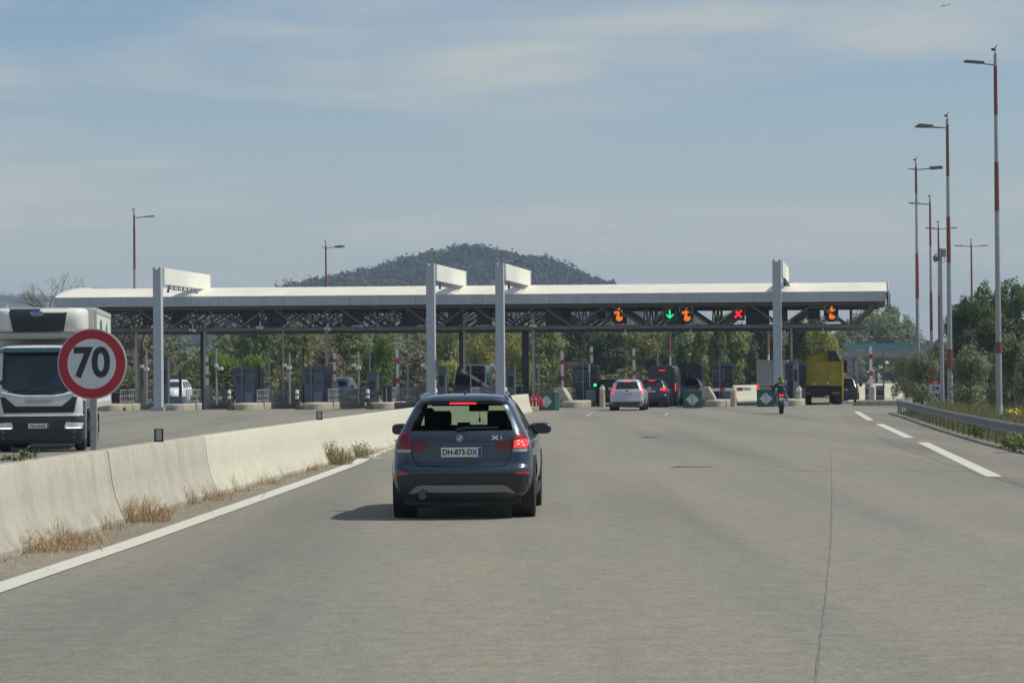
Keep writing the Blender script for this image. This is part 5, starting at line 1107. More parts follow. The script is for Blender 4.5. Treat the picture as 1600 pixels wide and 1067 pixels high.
for px, r0, r1, rad, m, lab in ((421, 566, 622, .06, M_MAST, 'thin grey post right of the first slate-blue booth'), (539, 567, 592, .045, M_MAST, 'thin grey post above the dark people carrier'), (637.5, 567, 610, .05, M_MAST, 'thin grey post left of the left pylon of the pair'), (735.5, 568, 600, .05, M_MAST, 'short grey post above the silver-grey van'),
        (405, 570, 624, .07, M_BLACK, 'dark slim post at the right of the first slate-blue booth'), (474, 545, 600, .05, M_BLACK, 'dark slim post above the second slate-blue booth'), (578, 548, 590, .05, M_MAST, 'grey post above the slim blue cabinet'), (1129, 546, 572, .04, M_MAST, 'thin pale post above the booth under the horizontal arm'), (1028, 550, 575, .06, M_MAST, 'grey post above the black van')):
    post('grey_post', 'post', px, r0, r1, rad, m, lab, 5.0, None, 'slim posts among the toll lanes')
for px, r0, r1, lab in ((1046.5, 512, 600, 'thin red and white pole above the black van'), (1200.5, 512, 600, 'thin red and white pole above the white box van')):
    t0, zt = tz(px, r0, 22); t = thing('striped_pole', lab, 'pole', PT(t0, 22), RZ, 'thin red and white poles'); b = MB(); b.tube((0, 0, 0), (0, 0, 3.0), .07, n=10); b.build('lower_pole', M_PIPE, t); b = MB(); b.tube((0, 0, 3.0), (0, 0, zt + .2), .068, n=10); b.build('upper_pole', mat('faded_red', (.40, .13, .10), .55), t)
for px, row, lab in ((301, 515, 'white camera cluster under the canopy, leftmost'), (406, 511, 'white camera cluster under the canopy, above the first slate-blue booth'), (512, 513, 'white camera cluster under the canopy, at the top of a white post'), (833, 508, 'white camera cluster under the canopy, right of the pylon pair')):
    t0, z0 = tz(px, row, CS + .7); t = thing('camera_cluster', lab, 'camera', PT(t0, CS + .7, z0), RZ, 'white camera clusters under the canopy')
    b = MB(); b.box((-.12, 0, -.03), (.18, .3, .14)); b.box((.12, 0, -.06), (.22, .3, .16)); b.build('camera', mat('camera_white'), t, bevel=.03); b = MB(); b.box((0, .1, .14), (.07, .07, .34)); b.box((0, .1, .02), (.36, .06, .04)); b.build('bracket', mat('camera_white'), t)
for px, row, lab in ((977, 520, 'small white hanging lane camera left of the green arrow'), (1079, 519, 'small white hanging lane camera right of the green arrow'), (1286, 518, 'small white hanging lane camera above the yellow truck'), (1175, 517, 'small dark hanging lane camera right of the red cross')):
    t0, z0 = tz(px, row, CS + 1.0); t = thing('hanging_camera', lab, 'camera', PT(t0, CS + 1.0, z0), RZ, 'small cameras hanging from the canopy beam'); m_ = mat('camera_white') if px != 1175 else M_BLACK
    b = MB(); b.box((0, 0, -.06), (.26, .34, .09)); b.build('camera', m_, t, bevel=.02); b = MB(); b.tube((0, 0, -.04), (0, 0, .2), .022, n=6); b.box((0, .06, .1), (.08, .05, .1)); b.build('bracket', m_, t)

# lane signals in the front truss
M_SBOX = mat('signal_black', (.012, .013, .018), .6); M_OR = mat('led_orange', (1., .20, .004), .4, var=.25, vs=40, emit=.80); M_GRN = mat('led_green', (.02, 1., .35), .4, var=.2, vs=40, emit=.9); M_LRED = mat('led_red', (1., .02, .06), .4, var=.2, vs=40, emit=.9)
SG = 'lane signals in the canopy truss'
def sig_box(px0, px1, r0, r1, s0_, nm, label, cat='lane signal'):
    s0 = s0_ + CS; a, za = tz(px0, r0, s0); c, zc_ = tz(px1, r1, s0); w, h = c - a, za - zc_
    t = thing(nm, label, cat, PT((a + c) / 2, s0, (za + zc_) / 2), RZ, SG); b = MB(); b.box((0, .12, 0), (w, .24, h)); b.build('housing', M_SBOX, t, bevel=.015); return t, w, h
TSH = [(-.05, .36), (.07, .44), (.11, .42), (.10, .24), (.25, .27), (.24, .15), (.10, .12), (.06, -.02), (.10, -.10), (.18, -.14), (.22, -.06), (.28, -.12), (.24, -.30), (.10, -.38), (-.06, -.36), (-.14, -.24), (-.10, -.06), (-.05, .07), (-.22, .05), (-.26, .16), (-.20, .22), (-.06, .22)]
def t_sign(px0, px1, r0, r1, label, s0=1.35, corners=('tl', 'br')):
    t, w, h = sig_box(px0, px1, r0, r1, s0, 'toll_lane_sign', label); k = h * .92
    b = MB(); b.prism([(x * k, z * k) for x, z in TSH], -.02, -.004); b.build('orange_symbol', M_OR, t, smooth=False)
    fr = MB(); q = .43
    for cx, cz in ((-1, 1), (1, 1), (1, -1), (-1, -1)):
        nm = ('t' if cz > 0 else 'b') + ('l' if cx < 0 else 'r')
        if nm in corners: fr.box((cx * w * q - cx * w * .10, -.008, cz * h * q), (w * .24, .016, .04)); fr.box((cx * w * q, -.009, cz * h * q - cz * h * .12), (.04, .018, h * .28))
    fr.build('white_corners', M_WHITE, t)
t_sign(953, 979, 478, 506, 'black lane sign with a glowing orange t symbol, leftmost of the lit ones', corners=('bl',)); t_sign(1060, 1084, 478, 506, 'black lane sign with a glowing orange t symbol, right beside the green arrow', corners=('tl', 'tr', 'br')); t_sign(1287, 1310, 476, 503, 'black lane sign with a glowing orange t symbol, at the right end of the canopy', corners=('tl', 'bl', 'br'))
def frame_sig(px0, px1, r0, r1, label, sym=None, s0=1.4):
    t, w, h = sig_box(px0, px1, r0, r1, s0, 'lane_signal', label); f = MB()
    for c, d in (((-w / 2, -.01, 0), (.06, .06, h + .06)), ((w / 2, -.01, 0), (.06, .06, h + .06)), ((0, -.01, h / 2), (w, .06, .06)), ((0, -.01, -h / 2), (w, .06, .06))): f.box(c, d)
    f.build('frame', M_TRUSS, t)
    if sym == 'arrow':
        b = MB()
        for (x0, z0, x1, z1) in ((0, .36, 0, -.30), (-.30, -.02, 0, -.32), (.30, -.02, 0, -.32)): b.tube((x0 * h, -.01, z0 * h), (x1 * h, -.01, z1 * h), .045, n=8)
        b.build('green_arrow', M_GRN, t)
    if sym == 'cross':
        b = MB()
        for s_ in (-1, 1): b.tube((-.28 * h, -.01, -.3 * h * s_), (.28 * h, -.01, .3 * h * s_), .07, n=8)
        b.build('red_cross', M_LRED, t)
frame_sig(931, 947, 485, 499, 'unlit framed lane signal left of the leftmost orange t sign'); frame_sig(1037, 1056, 482, 500, 'framed lane signal showing a green down arrow', 'arrow'); frame_sig(1144, 1163, 481, 500, 'framed lane signal showing a red cross', 'cross'); frame_sig(1262, 1281, 481, 499, 'unlit framed lane signal left of the rightmost orange t sign')
DARK = ((378, 404, 'above the first slate-blue booth'), (424, 446, 'between the two slate-blue booths'), (535, 566, 'above the dark people carrier'), (640, 664, 'just left of the left pylon of the pair'), (700, 722, 'between the pylon pair, left one'), (745, 768, 'between the pylon pair, right one'), (852, 880, 'above the raised arm by the short railing'), (1165, 1191, 'right of the red cross'), (222, 238, 'just left of the leftmost pylon'), (268, 290, 'just right of the leftmost pylon'))
for a, c, w in DARK:
    t, ww, hh = sig_box(a, c, 481, 508, 2.2, 'dark_lane_panel', 'unlit black panel in the canopy truss ' + w, 'lane panel'); b = MB(); b.box((0, -.01, 0), (ww * .92, .02, hh * .9)); b.build('face', mat('panel_face', (.02, .021, .026), .4), t)

# traffic light, green marker drums, hoops, blocks, walls
t0, z0 = tz(930, 584, 3.6); t = thing('traffic_light', 'small traffic light showing green in front of the dark booth', 'traffic light', PT(t0, 3.6), RZ)
b = MB(); b.tube((0, 0, 0), (0, 0, z0), .05, n=8); b.build('pole', M_DSTEEL, t); zz = tz(930, 595, 3.6)[1]; b = MB(); b.box((0, -.02, zz), (.3, .2, .85)); b.build('housing', M_SBOX, t, bevel=.03)
for row, m_, nm in ((588, mat('lens_dark_red', (.12, .01, .015), .3), 'red_lens'), (601.5, M_GRN, 'green_lens')): b = MB(); b.lathe([(.001, 0), (.095, 0), (.08, .03), (.001, .045)], 16, 0, UP(0, -.12, tz(930, row, 3.6)[1])); b.build(nm, m_, t)
b = MB(); t1, z1 = tz(921, 575, 4.2); b.box((0, 0, 0), (.12, .06, .5)); b.box((0, .1, -.45), (.05, .05, 1.3)); tag(b.build('information_plate', mat('plate_grey', (.42, .45, .46), .5), None, PT(t1, 4.2, z1), RZ), 'narrow pale plate on the dark booth left of the traffic light', 'sign plate')
M_DRUM = mat('drum_green', (.018, .105, .088), .45, var=.15, vs=3); M_TRI = mat('reflective_white', (.52, .58, .58), .35)
def drum(px, r1, label, sc=1.0, turn=0):
    o = gp(px, r1); t = thing('green_marker_drum', label, 'marker drum', o, RZ + turn, 'green marker drums at the island noses'); t.scale = (sc, sc, sc); h = .90
    b = MB(); pr = [(.50 * math.cos(a), .42 * math.sin(a) + .34) for a in np.linspace(0, math.pi, 15)]; pl = [(-.5, 0), (.5, 0)] + pr
    n = len(pl); b.add([(x, y, 0) for x, y in pl] + [(x, y, h) for x, y in pl], [(i, (i + 1) % n, n + (i + 1) % n, n + i) for i in range(n)] + [tuple(range(n)), tuple(range(2 * n - 1, n - 1, -1))]); b.build('drum', M_DRUM, t, bevel=.03)
    l = MB(); l.box((0, .33, h + .03), (1.06, .82, .06)); l.build('lid', mat('drum_lid', (.10, .22, .22), .4), t, bevel=.03)
    for s_ in (-1, 1): q = MB(); q.prism([(s_ * .015, .12), (s_ * .36, .45), (s_ * .015, .78)], -.016, .004); q.build('white_arrow', M_TRI, t)
drum(854, 641, 'green marker drum with white arrows right of the red hoops', 1.0, R(-28)); drum(1082, 637.5, 'green marker drum with white arrows at the grey-blue car'); drum(1197, 635.5, 'green marker drum with white arrows left of the motorcycle rider')
t = thing('plastic_hoops', 'row of four red plastic hoops left of the green marker drum', 'safety hoops', gp(833, 642.5), R(-6))
for k in range(4):
    b = MB(); pts = [(.19 * math.cos(a) + (k - 1.5) * .21, -.16 * k, .36 + .30 * math.sin(a)) for a in np.linspace(-.35, math.pi + .35, 14)]; b.path(pts, .068, 8); ho = b.build('hoop', mat('hoop_red', (.58, .03, .05), .4), t)
    c = MB(); c.path(pts[8:10], .072, 8); c.build('white_band', M_WHITE, ho)
c = MB(); c.tube((.15, 0, .6), (.17, 0, .98), .05, n=8); c.build('handle', mat('hoop_red'), t)
for px, r0, r1, px1, lab in ((877, 609, 637, 906, 'sloped concrete block on the island left of the short railing'), (1104, 606, 637, 1124, 'sloped concrete block on the island under the horizontal arm')):
    t0 = tpx(px, -.6, 630); b = MB(); b.prism([(-.62, 0), (.50, 0), (.36, .30), (.10, .72), (-.34, .72), (-.5, .2)], -.3, 1.4); tag(b.build('crash_block', M_ISLE, None, PT(t0, -.6, .383), RZ, bevel=.02), lab, 'concrete block')
for (a, Ya), (c, Yc), lab in (((1140, 166), (1196, 178), 'cream concrete wall behind the closed barrier arm'), ((1318, 163), (1416, 182), 'long white concrete wall behind the cabinets at the far right')):
    p, q = at(a, 600, Ya), at(c, 600, Yc); o = sweep([(o_, z * 1.18) for o_, z in JP], [(p.x, p.y), ((p.x + q.x) / 2, (p.y + q.y) / 2), (q.x, q.y)]).build('concrete_wall', M_PAINTC, angle=28); tag(o, lab, 'wall')
t0 = tpx(1337, -.6, 640); b = MB(); pl = [(0, .6), (.4, .1), (1.0, 0), (2.6, 0), (2.7, 9), (0, 9)]; n = len(pl); b.add([(x, y, 0) for x, y in pl] + [(x, y, .26) for x, y in pl], [(i, (i + 1) % n, n + (i + 1) % n, n + i) for i in range(n)] + [tuple(range(n, 2 * n))])
tag(b.build('kerb_island', M_ISLE, None, PT(t0, -.6), RZ, bevel=.03), 'low concrete kerb island under the cabinets at the far right', 'traffic island')
post('lamp_post', 'lamp post', 1381, 548, 628, .045, M_DSTEEL, 'slim dark post with a small white lamp at the far right kerb', 2.0); t0, z0 = tz(1385.5, 567, 2.0)
lp = bpy.data.objects[[o.name for o in COL.objects if o.name.startswith('lamp_post')][-1]]; b = MB(); b.lathe([(.001, -.08), (.10, -.05), (.12, .02), (.05, .09), (.001, .1)], 12, 0, Matrix.Translation((t0 - tpx(1381, 2.0, 628), -.05, z0))); b.build('lamp', M_WHITE, lp)
# ------------------------------------------------------------------ tall red and white lighting masts
def mast(px, rtop, Y, arms, label, rad=.13, bands=((.0, .22), (.42, .60)), H=None, red=1):
    top = at(px, rtop, Y); h = H or top.z; t = thing('light_mast', label, 'light mast', (top.x, Y, 0), 0, 'tall lighting masts')
    b = MB(); b.tube((0, 0, 0), (0, 0, h), rad, rad * .45, 14); b.lathe([(.22, 0), (.22, .03), (rad * 1.15, .12), (rad, .5)], 14); pole = b.build('pole', M_MAST, t)
    rr = lambda f: rad + (rad * .45 - rad) * f
    for a, c in bands:
        f0, f1 = 1 - c, 1 - a; q = MB(); q.tube((0, 0, h * f0), (0, 0, h * f1), rr(f0) + .006, rr(f1) + .006, 14); q.build('red_band', mat('mast_red', (.23, .062, .045), .55, var=.2), pole)
    for dx, dy, lum in arms:
        k = MB(); e = Vector((dx, dy, .10)); k.path([(0, 0, h - .45), e * .5 + Vector((0, 0, h - .45)), e + Vector((0, 0, h - .45))], [.05, .045, .03], 8); ar = k.build('arm', M_MAST, t)
        if not lum: continue
        u = e.normalized(); l = MB(); c = e * .78 + Vector((0, 0, h - .44)); ang = math.atan2(dy, dx)
        l.box((0, 0, 0), (max(.8, e.length * .42), .36 if lum == 1 else .75, .09 if lum == 1 else .16), M=Matrix.Translation(c) @ Matrix.Rotation(ang, 4, 'Z') @ Matrix.Rotation(R(-3), 4, 'Y')); l.build('luminaire', mat('lamp_grey', (.15, .165, .17), .5, .3), ar, bevel=.03)
    a = MB(); a.path([(0, 0, h - .1), (0, 0, h + .22), (.06, 0, h + .34)], .022, 6); a.box((-.09, 0, h + .16), (.12, .09, .10)); a.build('lightning_rod', M_DSTEEL, t)
mast(1555, 84, 103, ((-1.15, -.3, 1),), 'nearest red and white lighting mast at the right edge, its lamp pointing left', .135, ((.035, .17), (.30, .435), (.795, .827)))
mast(1480, 186, 132, ((-1.55, -.6, 1), (-1.55, .5, 1)), 'red and white lighting mast with two parallel lamp arms, second from the right', .15, ((.02, .20), (.34, .50), (.80, .87)))
mast(1431, 254, 158, ((1.55, -.3, 2), (-.5, .1, 0)), 'red and white lighting mast whose single pale lamp points right', .14, ((.02, .13), (.38, .57)))
mast(1453, 310, 190, ((-1.5, 0, 1),), 'red and white mast with one lamp pointing left, next to the camera pole', .14, ((.02, .24), (.47, .67)))
mast(1466, 350, 223, ((-.9, 0, 1), (1.6, .2, 1)), 'red and white lighting mast rising just behind the camera pole', .14, ((.02, .22), (.42, .7)))
mast(1517.5, 378, 250, ((-1.6, 0, 1), (1.6, .4, 1)), 'distant red lighting mast with lamps on both sides above the pine', .15, ((.02, .5),))
mast(209.5, 331, 197, ((1.5, .2, 1),), 'lighting mast at the far left with a thin lamp pointing right', .15, ((.02, .30), (.50, .72)))
mast(509, 380, 244, ((1.75, -.6, 2), (-.4, 0, 0)), 'lighting mast with a broad lamp head left of the hill', .15, ((.02, .30), (.6, .8)))
mast(785, 402, 273, ((2.2, .5, 2),), 'lighting mast whose top rises over the right pylon of the pair', .15, ((.02, .4),))
p = gp(1472.5, 635); top = at(1466.5, 388, p.y); t = thing('camera_pole', 'thin grey pole with a hanging dome camera next to the number 24 sign', 'camera pole', p, 0)
b = MB(); b.tube((0, 0, 0), (0, 0, top.z), .115, .075, 12); b.build('pole', M_MAST, t)
b = MB(); zc = at(1467, 397, p.y).z; b.path([(0, 0, zc), (-.28, 0, zc + .02), (-.28, 0, zc - .12)], .03, 6); b.build('bracket', M_MAST, t)
b = MB(); b.lathe([(.001, -.22), (.10, -.18), (.13, -.06), (.13, .06), (.06, .14), (.001, .15)], 16, 0, Matrix.Translation((-.28, 0, zc - .2))); b.build('dome_camera', mat('dome_grey', (.13, .14, .15), .25), t)
b = MB(); b.box((.17, 0, zc + .06), (.2, .2, .42)); b.build('control_box', M_STEEL, t, bevel=.02); b = MB(); b.path([(.2, 0, zc - .15), (.22, 0, zc - .4), (.05, 0, zc - .5)], .015, 6); b.build('cable', M_BLACK, t)
# kilometre sign
p = gp(1461.8, 634.5); t = thing('kilometre_sign', 'small white road marker reading 24 with a red rounded cap', 'road sign', p, R(-3)); w, h0, h1 = .68, at(1463, 614.5, p.y).z, at(1463, 591.5, p.y).z; hr = h0 + (h1 - h0) * .63
def rrect(x0, x1, z0, z1, r, top=True, bot=True):
    P = []
    for cx, cz, a0, on in ((x1 - r, z0 + r, -90, bot), (x1 - r, z1 - r, 0, top), (x0 + r, z1 - r, 90, top), (x0 + r, z0 + r, 180, bot)):
        if on: P += [(cx + r * math.cos(R(a0 + k * 15)), cz + r * math.sin(R(a0 + k * 15))) for k in range(7)]
        else: P.append((x1 if cx > 0 else x0, z0 if cz < (z0 + z1) / 2 else z1))
    return P
b = MB(); b.prism(rrect(-w / 2, w / 2, h0, hr, .06, top=False), -.03, 0); b.build('white_panel', mat('marker_white', (.55, .58, .60), .45), t)
b = MB(); b.prism([(-w / 2, hr + .002), (w / 2, hr + .002)] + [(w / 2 * math.cos(a), hr + .06 + (h1 - hr - .06) * math.sin(a)) for a in np.linspace(0, math.pi, 13)], -.03, 0); b.build('red_cap', mat('marker_red', (.42, .02, .05), .45), t)
b = MB(); b.text('24', .34, UP(0, -.032, (h0 + hr) / 2 + .02), .002, .008, sx=1.1); b.build('number', M_INK, t, smooth=False)
b = MB(); b.text('A57', .16, UP(0, -.032, hr + .10), .002, .004); b.build('road_number', M_WHITE, t, smooth=False)
b = MB(); b.box((-.10, .03, h0 / 2), (.08, .05, h0 + .3)); b.box((.16, .03, h0 / 2), (.08, .05, h0 + .3)); b.build('post', M_STEEL, t)
p = gp(1484, 634); t = thing('marker_post', 'short white marker post with a black band behind the guardrail', 'marker post', p, 0); b = MB(); b.box((0, 0, .75), (.12, .08, 1.6)); b.build('post', M_WHITE, t, bevel=.01); b = MB(); b.box((0, 0, 1.2), (.13, .09, .22)); b.build('black_band', M_INK, t)
p = at(1434, 600, 152); t = thing('marker_cabinet', 'grey cabinet with a pale edge at the foot of the mast behind the olive bushes', 'cabinet', (p.x, 152, 0)); b = MB(); b.box((0, 0, .9), (.55, .5, 1.9)); b.build('case', M_STEEL, t, bevel=.03); b = MB(); b.box((.05, -.26, .9), (.3, .02, 1.5)); b.build('door', M_MAST, t)

# ------------------------------------------------------------------ footbridge with blue railings
Yb = 420; a, c = at(1288, 558, Yb), at(1440, 558, Yb); zd = at(1350, 558, Yb).z; zr = at(1350, 547, Yb).z; zt = at(1350, 537.5, Yb).z
t = thing('bridge', 'grey concrete overpass with turquoise railing panels behind the far right lanes', 'bridge', (0, Yb, 0)); x0, x1 = a.x, c.x + 6
b = MB(); b.box(((x0 + x1) / 2, 3, (zd + zr) / 2), (x1 - x0, 6, zr - zd)); b.build('deck', mat('bridge_concrete', (.26, .25, .235), .8, var=.15, vs=.3), t)
M_TEAL = mat('teal_panel', (.09, .27, .33), .4, var=.15, vs=1)
b = MB(); b.box(((x0 + x1) / 2, 0.05, (zr + zt) / 2 + .05), (x1 - x0, .04, zt - zr - .12)); b.build('railing_panel', M_TEAL, t)
b = MB(); x = x0
while x < x1: b.box((x, -.02, (zr + zt) / 2 + .04), (.10, .12, zt - zr + .1)); x += 1.35
b.box(((x0 + x1) / 2, -.02, zt), (x1 - x0, .12, .10)); b.build('railing_post', mat('teal_post', (.16, .38, .44), .4), t)
for px, w, m_ in ((1317, 15, 0), (1337, 5, 0)):
    q = at(px, 560, Yb + 2); b = MB(); b.box((q.x, 3, zd / 2), (w / 9.5, 3.0, zd)); b.build('pier', mat('pier_grey', (.34, .37, .42), .7), t, bevel=.1)
b = MB(); q = at(1328, 560, Yb); b.box((q.x, 1.5, zd / 2), (.9, 1., zd)); b.build('pier', mat('bridge_concrete'), t)

# ------------------------------------------------------------------ small houses behind the trees
def house(px, row_eave, row_ridge, wpx, Y, label, wall, roof):
    k = 4000 / Y; e = at(px, row_eave, Y); rg = at(px, row_ridge, Y); w = wpx / k; d = 7; t = thing('house', label, 'house', (e.x, Y, 0))
    b = MB(); b.box((0, d / 2, e.z / 2), (w, d, e.z)); b.build('wall', wall, t)
    r = MB(); r.prism([(-w / 2 - .4, 0), (w / 2 + .4, 0), (w / 2 + .4, .15), (-w / 2 - .4, .15)], 0, .01); r = MB(); o = .5; zz = e.z
    r.add([(-w / 2 - o, -o, zz), (w / 2 + o, -o, zz), (w / 2 + o, d + o, zz), (-w / 2 - o, d + o, zz), (-w / 2 + .2, d / 2, rg.z), (w / 2 - .2, d / 2, rg.z)], [(0, 1, 5, 4), (1, 2, 5), (2, 3, 4, 5), (3, 0, 4), (3, 2, 1, 0)]); r.build('roof', roof, t, smooth=False)
    for x in (-w * .25, w * .25): q = MB(); q.box((x, -.02, e.z * .55), (.9, .06, 1.1)); q.build('window', M_DGLASS, t)
M_WALLB = mat('wall_beige', (.36, .30, .22), .85, var=.12); M_TILE = mat('roof_tile', (.46, .33, .20), .8, var=.25, vs=5); M_TILER = mat('roof_tile_red', (.40, .20, .12), .8, var=.25, vs=5)
house(425, 596, 589, 40, 215, 'low beige house with a tan tiled roof between the two slate-blue booths', M_WALLB, M_TILE); house(297, 588, 581, 30, 225, 'small house with a pale tan roof behind the white off-road car', M_WALLB, M_TILE); house(884, 568, 560, 26, 235, 'house with an orange-red roof behind the raised arm by the short railing', M_WALLB, M_TILER)

# ------------------------------------------------------------------ trees
def leaf_mat(name, c0, c1, tr=.25):
    m, N, L, b = nodes_mat(name); P = N.new('ShaderNodeTexCoord').outputs['Object']; oi = N.new('ShaderNodeObjectInfo')
    a = noise(N, L, P, .9, 4, .6); f = noise(N, L, P, 6, 3, .7); c = mixc_(N, L, rng(N, L, a, .35, .65, 0, 1), c0, c1)
    k = N.new('ShaderNodeMath'); k.operation = 'MULTIPLY'; L.new(rng(N, L, f, .25, .75, .65, 1.35), k.inputs[0]); L.new(rng(N, L, oi.outputs['Random'], 0, 1, .82, 1.18), k.inputs[1])
    s = N.new('ShaderNodeVectorMath'); s.operation = 'SCALE'; L.new(c, s.inputs[0]); L.new(k.outputs[0], s.inputs['Scale']); L.new(s.outputs[0], b.inputs['Base Color']); b.inputs['Roughness'].default_value = .7; b.inputs['Specular IOR Level'].default_value = .25
    t = N.new('ShaderNodeBsdfTranslucent'); L.new(s.outputs[0], t.inputs['Color']); x = N.new('ShaderNodeMixShader'); x.inputs[0].default_value = tr; L.new(b.outputs[0], x.inputs[1]); L.new(t.outputs[0], x.inputs[2]); L.new(x.outputs[0], N['Material Output'].inputs['Surface'])
    return m
LM = {'bright': leaf_mat('leaf_bright', (.19, .30, .055), (.27, .36, .085), .4), 'olive': leaf_mat('leaf_olive', (.22, .24, .09), (.31, .31, .13), .3), 'dark': leaf_mat('leaf_dark', (.062, .092, .038), (.105, .14, .052), .2), 'pine': leaf_mat('leaf_pine', (.10, .155, .048), (.175, .225, .075), .3),
      'brown': leaf_mat('leaf_brown', (.19, .15, .105), (.25, .20, .135)), 'mid': leaf_mat('leaf_mid', (.16, .215, .068), (.24, .28, .10), .3), 'yellow': leaf_mat('leaf_yellow', (.28, .30, .065), (.35, .33, .09), .4), 'grey': leaf_mat('leaf_grey', (.18, .20, .115), (.26, .27, .16))}
M_BARK = mat('bark', (.10, .08, .062), .9, var=.3, vs=8, bump=.5, bs=12)
def crown_np(blobs, n, leaf, seed, up=.75, aspect=.6):
    rg = np.random.default_rng(seed); vol = np.array([b[3] * b[4] * b[5] for b in blobs]) ** (2 / 3.); cnt = np.maximum(8, (n * vol / vol.sum()).astype(int)); VS = []
    for b, m in zip(blobs, cnt):
        d = rg.normal(size=(m, 3)); d /= np.linalg.norm(d, axis=1)[:, None]; r = rg.uniform(.25, 1.0, m) ** .45 * rg.uniform(.86, 1.10, m)
        lump = 1 + .22 * np.sin(d[:, 0] * 5 + b[0] * 3) * np.cos(d[:, 1] * 4 + b[1]) + .16 * np.sin(d[:, 2] * 7 + b[2] * 2)
        c = np.array(b[:3]) + d * np.array(b[3:6]) * (r * lump)[:, None]
        nr = d * .8 + rg.normal(size=(m, 3)) * .6 + np.array((up * .55, 0, up)); nr /= np.linalg.norm(nr, axis=1)[:, None]
        u = np.cross(nr, rg.normal(size=(m, 3))); u /= np.linalg.norm(u, axis=1)[:, None] + 1e-9; w = np.cross(nr, u)
        s = leaf * rg.uniform(.45, 1.25, m)[:, None]; q = s * aspect
        VS.append(np.stack([c - u * s + nr * s * .15, c + w * q * rg.uniform(.7, 1.2, (m, 1)), c + u * s * rg.uniform(.7, 1.1, (m, 1)) - nr * s * .2, c - w * q * rg.uniform(.7, 1.2, (m, 1))], 1).reshape(-1, 3))
    V = np.concatenate(VS); return V, np.arange(len(V)).reshape(-1, 4)
def limbs(mb, h, spread, seed, r0, trunk=.35, n=7, up=.55):
    rg = random.Random(seed); top = Vector((rg.uniform(-.1, .1) * h, rg.uniform(-.1, .1) * h, h * .8)); mid = Vector((rg.uniform(-.03, .03) * h, rg.uniform(-.03, .03) * h, h * trunk))
    mb.path([(0, 0, -.1), mid * .5, mid, mid.lerp(top, .5) + Vector((.02 * h, 0, 0)), top], [r0, r0 * .8, r0 * .65, r0 * .4, r0 * .12], 9)
    for k in range(n):
        a = 6.283 * k / n + rg.uniform(-.4, .4); f = rg.uniform(0, .7); p = mid.lerp(top, f); e = p + Vector((math.cos(a) * spread * rg.uniform(.6, 1), math.sin(a) * spread * rg.uniform(.6, 1), h * up * (1 - f) * rg.uniform(.4, .9)))
        m = p.lerp(e, .5) + Vector((0, 0, -.04 * h)); mb.path([p, m, e], [r0 * .38, r0 * .24, r0 * .06], 7)
def proto(kind, n, leaf, shape, seed):
    """unit crown: about 1 high (0.12..1) and 1 wide"""
    rg = random.Random(seed); bl = []
    if shape == 'round':
        for k in range(16): a = rg.uniform(0, 6.28); r = rg.uniform(.05, .34); z = rg.uniform(.30, .86); s = rg.uniform(.10, .19) * (1.15 - .5 * abs(z - .5)); bl.append((math.cos(a) * r * (1.1 - .6 * max(0, z - .5)), math.sin(a) * r, z, s * 1.15, s * 1.15, s * .85))
        bl.append((0, 0, .5, .28, .28, .3))
    elif shape == 'tall':
        for k in range(18): z = .12 + .86 * k / 18; r = .30 * (1 - abs(z - .42) / .68); a = rg.uniform(0, 6.28); bl.append((math.cos(a) * r * .7, math.sin(a) * r * .7, z, .10 + r * .42, .10 + r * .42, .10))
    elif shape == 'pine':
        for k in range(20): a = rg.uniform(0, 6.28); r = rg.uniform(.0, .42); z = .45 + .45 * rg.random() - .25 * r; bl.append((math.cos(a) * r, math.sin(a) * r, z, rg.uniform(.09, .17), rg.uniform(.09, .17), rg.uniform(.06, .10)))
        for k in range(8): a = rg.uniform(0, 6.28); r = rg.uniform(.2, .42); bl.append((math.cos(a) * r, math.sin(a) * r, rg.uniform(.28, .5), .12, .12, .07))
    elif shape == 'bush':
        for k in range(16): a = rg.uniform(0, 6.28); r = rg.uniform(0, .38); z = rg.uniform(.16, .78) * (1 - .6 * r); bl.append((math.cos(a) * r, math.sin(a) * r, z, rg.uniform(.12, .2), rg.uniform(.12, .2), rg.uniform(.12, .2)))
    V, F = crown_np(bl, n, leaf, seed); tr = MB(); limbs(tr, .9, .30, seed, .026, .28 if shape != 'pine' else .5, 8)
    return np_mesh('crown', V, F, LM[kind]), tr.mesh('trunk', M_BARK)
SHAPE = {'bright': 'round', 'olive': 'round', 'dark': 'tall', 'pine': 'pine', 'brown': 'round', 'mid': 'round', 'yellow': 'round', 'grey': 'bush'}
PROT = {}
for i, k in enumerate(LM):
    for v in range(2): PROT[(k, v)] = proto(k, 5200, .034 if k != 'pine' else .03, SHAPE[k], 11 + 7 * i + v)
for v in range(2): PROT[('conifer', v)] = proto('dark', 4200, .034, 'tall', 90 + v); PROT[('poplar', v)] = proto('mid', 4200, .036, 'tall', 94 + v); PROT[('olivebush', v)] = proto('grey', 9000, .021, 'bush', 97 + v); PROT[('bigpine', v)] = proto('pine', 15000, .018, 'pine', 101 + v); PROT[('darkround', v)] = proto('dark', 5200, .034, 'round', 105 + v)
TCOUNT = [0]
def tree(px, top, Y, wpx, kind, label, group=None, rz=None, base=0.0, name='tree'):
    TCOUNT[0] += 1; v = TCOUNT[0] % 2; p = at(px, top, Y); h = p.z - base; w = wpx * Y / 4000
    t = thing(name, label, 'tree', (p.x, Y, base), random.uniform(0, 6.28) if rz is None else rz, group)
    cm_, tm = PROT[(kind, v)]
    for nm, me in (('trunk', tm), ('crown', cm_)): o = obj(nm, me, t); o.scale = (w * 1.05, w * 1.05, h * 1.03)
    return t
BG = 'trees behind the toll plaza'
